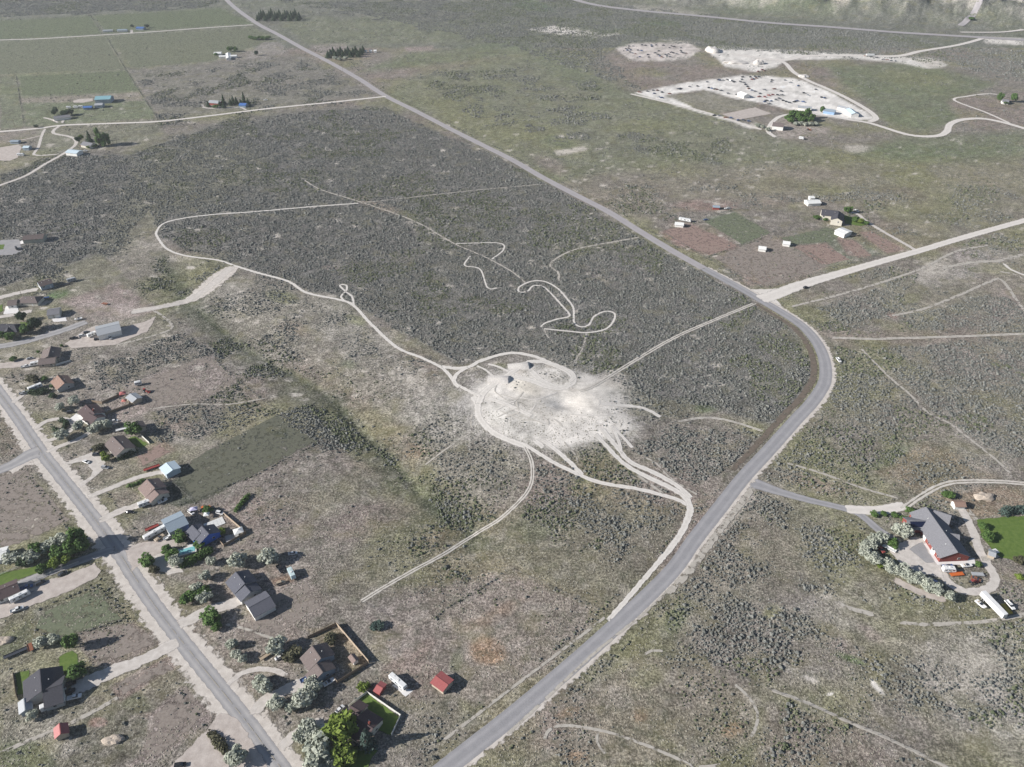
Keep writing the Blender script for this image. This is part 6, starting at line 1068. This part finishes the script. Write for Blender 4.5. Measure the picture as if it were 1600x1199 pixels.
def instancer(name, protos, P, scale, rot, vidx, label, cat):
    pc = bpy.data.collections.new(name + '_kinds')
    for o in protos: pc.objects.link(o)
    me = bpy.data.meshes.new(name); me.vertices.add(len(P)); me.vertices.foreach_set('co', P.astype(np.float32).ravel())
    for nm, ty, dat in (('sc', 'FLOAT', scale), ('rz', 'FLOAT', rot), ('vi', 'INT', vidx)):
        a = me.attributes.new(nm, ty, 'POINT'); a.data.foreach_set('value', dat.astype(np.int32 if ty == 'INT' else np.float32))
    o = link(bpy.data.objects.new(name, me)); o['kind'] = 'stuff'; o['label'] = label; o['category'] = cat
    ng = bpy.data.node_groups.new(name + '_scatter', 'GeometryNodeTree'); ng.interface.new_socket('Geometry', in_out='INPUT', socket_type='NodeSocketGeometry'); ng.interface.new_socket('Geometry', in_out='OUTPUT', socket_type='NodeSocketGeometry')
    N = ng.nodes; L = ng.links; gi = N.new('NodeGroupInput'); go = N.new('NodeGroupOutput'); ci = N.new('GeometryNodeCollectionInfo'); ci.inputs[0].default_value = pc; ci.inputs[1].default_value = True; ci.inputs[2].default_value = True
    ip = N.new('GeometryNodeInstanceOnPoints'); ip.inputs['Pick Instance'].default_value = True
    def attr(nm, ty):
        a = N.new('GeometryNodeInputNamedAttribute'); a.data_type = ty; a.inputs[0].default_value = nm; return a.outputs[0]
    cx = N.new('ShaderNodeCombineXYZ'); L.new(attr('rz', 'FLOAT'), cx.inputs[2])
    L.new(gi.outputs[0], ip.inputs['Points']); L.new(ci.outputs[0], ip.inputs['Instance']); L.new(attr('vi', 'INT'), ip.inputs['Instance Index']); L.new(cx.outputs[0], ip.inputs['Rotation']); L.new(attr('sc', 'FLOAT'), ip.inputs['Scale']); L.new(ip.outputs[0], go.inputs[0])
    md = o.modifiers.new('scatter', 'NODES'); md.node_group = ng
    return o
def shrub_mat(key, c, c2):
    m = bpy.data.materials.new(key); m.use_nodes = True; t = m.node_tree; N = t.nodes; b = N['Principled BSDF']; b.inputs['Roughness'].default_value = .9; b.inputs['Specular IOR Level'].default_value = .1
    oi = N.new('ShaderNodeObjectInfo'); mx = N.new('ShaderNodeMix'); mx.data_type = 'RGBA'; mx.inputs[6].default_value = (*c, 1); mx.inputs[7].default_value = (*c2, 1)
    t.links.new(oi.outputs['Random'], mx.inputs[0]); t.links.new(mx.outputs[2], b.inputs['Base Color']); return m
SAGEM = shrub_mat('sage_leaf', (.085, .09, .082), (.20, .202, .185)); SAGEG = shrub_mat('green_brush_leaf', (.07, .085, .05), (.135, .145, .09)); TUFTM = shrub_mat('dry_tuft', (.19, .18, .14), (.34, .315, .26))
def shrub_proto(seed, m, flat_=.85, sub=2):
    rs = random.Random(seed); bm = bmesh.new(); bmesh.ops.create_icosphere(bm, subdivisions=sub, radius=1)
    ph = [rs.uniform(0, 6) for _ in range(6)]
    for v in bm.verts:
        a = math.atan2(v.co.y, v.co.x); k = 1 + .22 * math.sin(3 * a + ph[0]) + .16 * math.sin(5 * a + ph[1] + 3 * v.co.z) + rs.uniform(-.16, .16)
        v.co = Vector((v.co.x * k, v.co.y * k, max(-.1, v.co.z * flat_ * (1 + rs.uniform(-.25, .25)) + .25)))
    bmesh.ops.delete(bm, geom=[f for f in bm.faces if all(v.co.z <= -.08 for v in f.verts)], context='FACES')
    me = bpy.data.meshes.new('shrub'); bm.to_mesh(me); bm.free(); me.materials.append(m); return bpy.data.objects.new('sagebrush_kind', me)
pro = [shrub_proto(i, SAGEM) for i in range(5)] + [shrub_proto(9, SAGEG), shrub_proto(12, SAGEG)]
allP, allS, allR, allV = [], [], [], []
for sp, y0, y1, sd, mul in ((1.2, 95, 620, 1, .70), (1.5, 620, 1000, 2, .80), (2.3, 1000, 1950, 3, 1.1)):
    P, rs = scatter(sp, y0, y1, sd); d = density(P[:, 0], P[:, 1]); k = rs.rand(len(P)) < d; P = P[k]
    z = hgt(P[:, 0], P[:, 1]); dr_ = segdist(P[:, 0], P[:, 1], DRAW)
    s = np.clip(np.exp(rs.normal(-.52, .36, len(P))), .22, 1.5) * mul * np.where(d[k] > .5, 1.0, .72) 
    s = np.where((dr_ < 22) & (P[:, 0] > -300), s * 1.15, s)
    gz = (fbm(P[:, 0], P[:, 1], 60, 3) > .56) | (dr_ < 16)
    allP.append(np.column_stack([P, z - .02])); allS.append(s); allR.append(rs.rand(len(P)) * 6.283); allV.append(np.where(gz & (rs.rand(len(P)) < .6), rs.randint(5, 7, len(P)), rs.randint(0, 5, len(P))))
# weeds along the wire fences
rs = np.random.RandomState(21); wp = []
for P in WEEDS:
    for a, c in zip(P[:-1], P[1:]):
        a = np.array(a); c = np.array(c); n = int(np.linalg.norm(c - a) / 1.3); t_ = rs.rand(n, 1); wp.append(a + (c - a) * t_ + rs.normal(0, .5, (n, 2)))
wp = np.vstack(wp); wp = wp[fbm(wp[:, 0], wp[:, 1], 20, 2) > .45]; wp = wp[~OCC[np.clip((wp[:, 0] - OX).astype(int), 0, ON - 1), np.clip((wp[:, 1] - OY).astype(int), 0, OM - 1)]]
allP.append(np.column_stack([wp, hgt(wp[:, 0], wp[:, 1])])); allS.append(rs.uniform(.2, .6, len(wp))); allR.append(rs.rand(len(wp)) * 6); allV.append(rs.randint(3, 7, len(wp)))
instancer('sagebrush', pro, np.vstack(allP), np.concatenate(allS), np.concatenate(allR), np.concatenate(allV), 'grey-green sagebrush covering the open rangeland', 'sagebrush')
P, rs = scatter(1.35, 95, 640, 8); px, py = project(P[:, 0], P[:, 1]); d = .55 * sstep(.36, .60, fbm(P[:, 0] + 70, P[:, 1], 24, 4)) * (~OCC[np.clip((P[:, 0] - OX).astype(int), 0, ON - 1), np.clip((P[:, 1] - OY).astype(int), 0, OM - 1)])
d = d * ~inpoly(px, py, [(240, 770), (430, 648), (497, 692), (300, 790), (280, 790)])
k = rs.rand(len(P)) < d; P = P[k]
instancer('dry_grass', [shrub_proto(31, TUFTM, .45, 1), shrub_proto(32, TUFTM, .45, 1)], np.column_stack([P, hgt(P[:, 0], P[:, 1]) - .03]), rs.uniform(.14, .42, len(P)), rs.rand(len(P)) * 6, rs.randint(0, 2, len(P)), 'pale dry bunchgrass tufts scattered over the pastures', 'grass')
print('shrubs', sum(map(len, allP)), 'tufts', len(P), 'objects', len(bpy.data.objects))

# ------------------------------------------------------------ haze: even air around camera and land
hz = bpy.data.materials.new('haze_air'); hz.use_nodes = True; t = hz.node_tree; t.nodes.clear()
vo = t.nodes.new('ShaderNodeVolumePrincipled'); vo.inputs['Color'].default_value = (.89, .94, 1.0, 1); vo.inputs['Density'].default_value = 0.000065; vo.inputs['Anisotropy'].default_value = .2
mo = t.nodes.new('ShaderNodeOutputMaterial'); t.links.new(vo.outputs[0], mo.inputs['Volume'])
hb = meshobj('haze', [(sx_ * 30000, sy_, z) for z in (-12, 330) for sx_, sy_ in ((-1, -7000), (1, -7000), (1, 13000), (-1, 13000))], [(3, 2, 1, 0), (4, 5, 6, 7), (0, 1, 5, 4), (1, 2, 6, 5), (2, 3, 7, 6), (3, 0, 4, 7)], hz)
hb['kind'] = 'stuff'
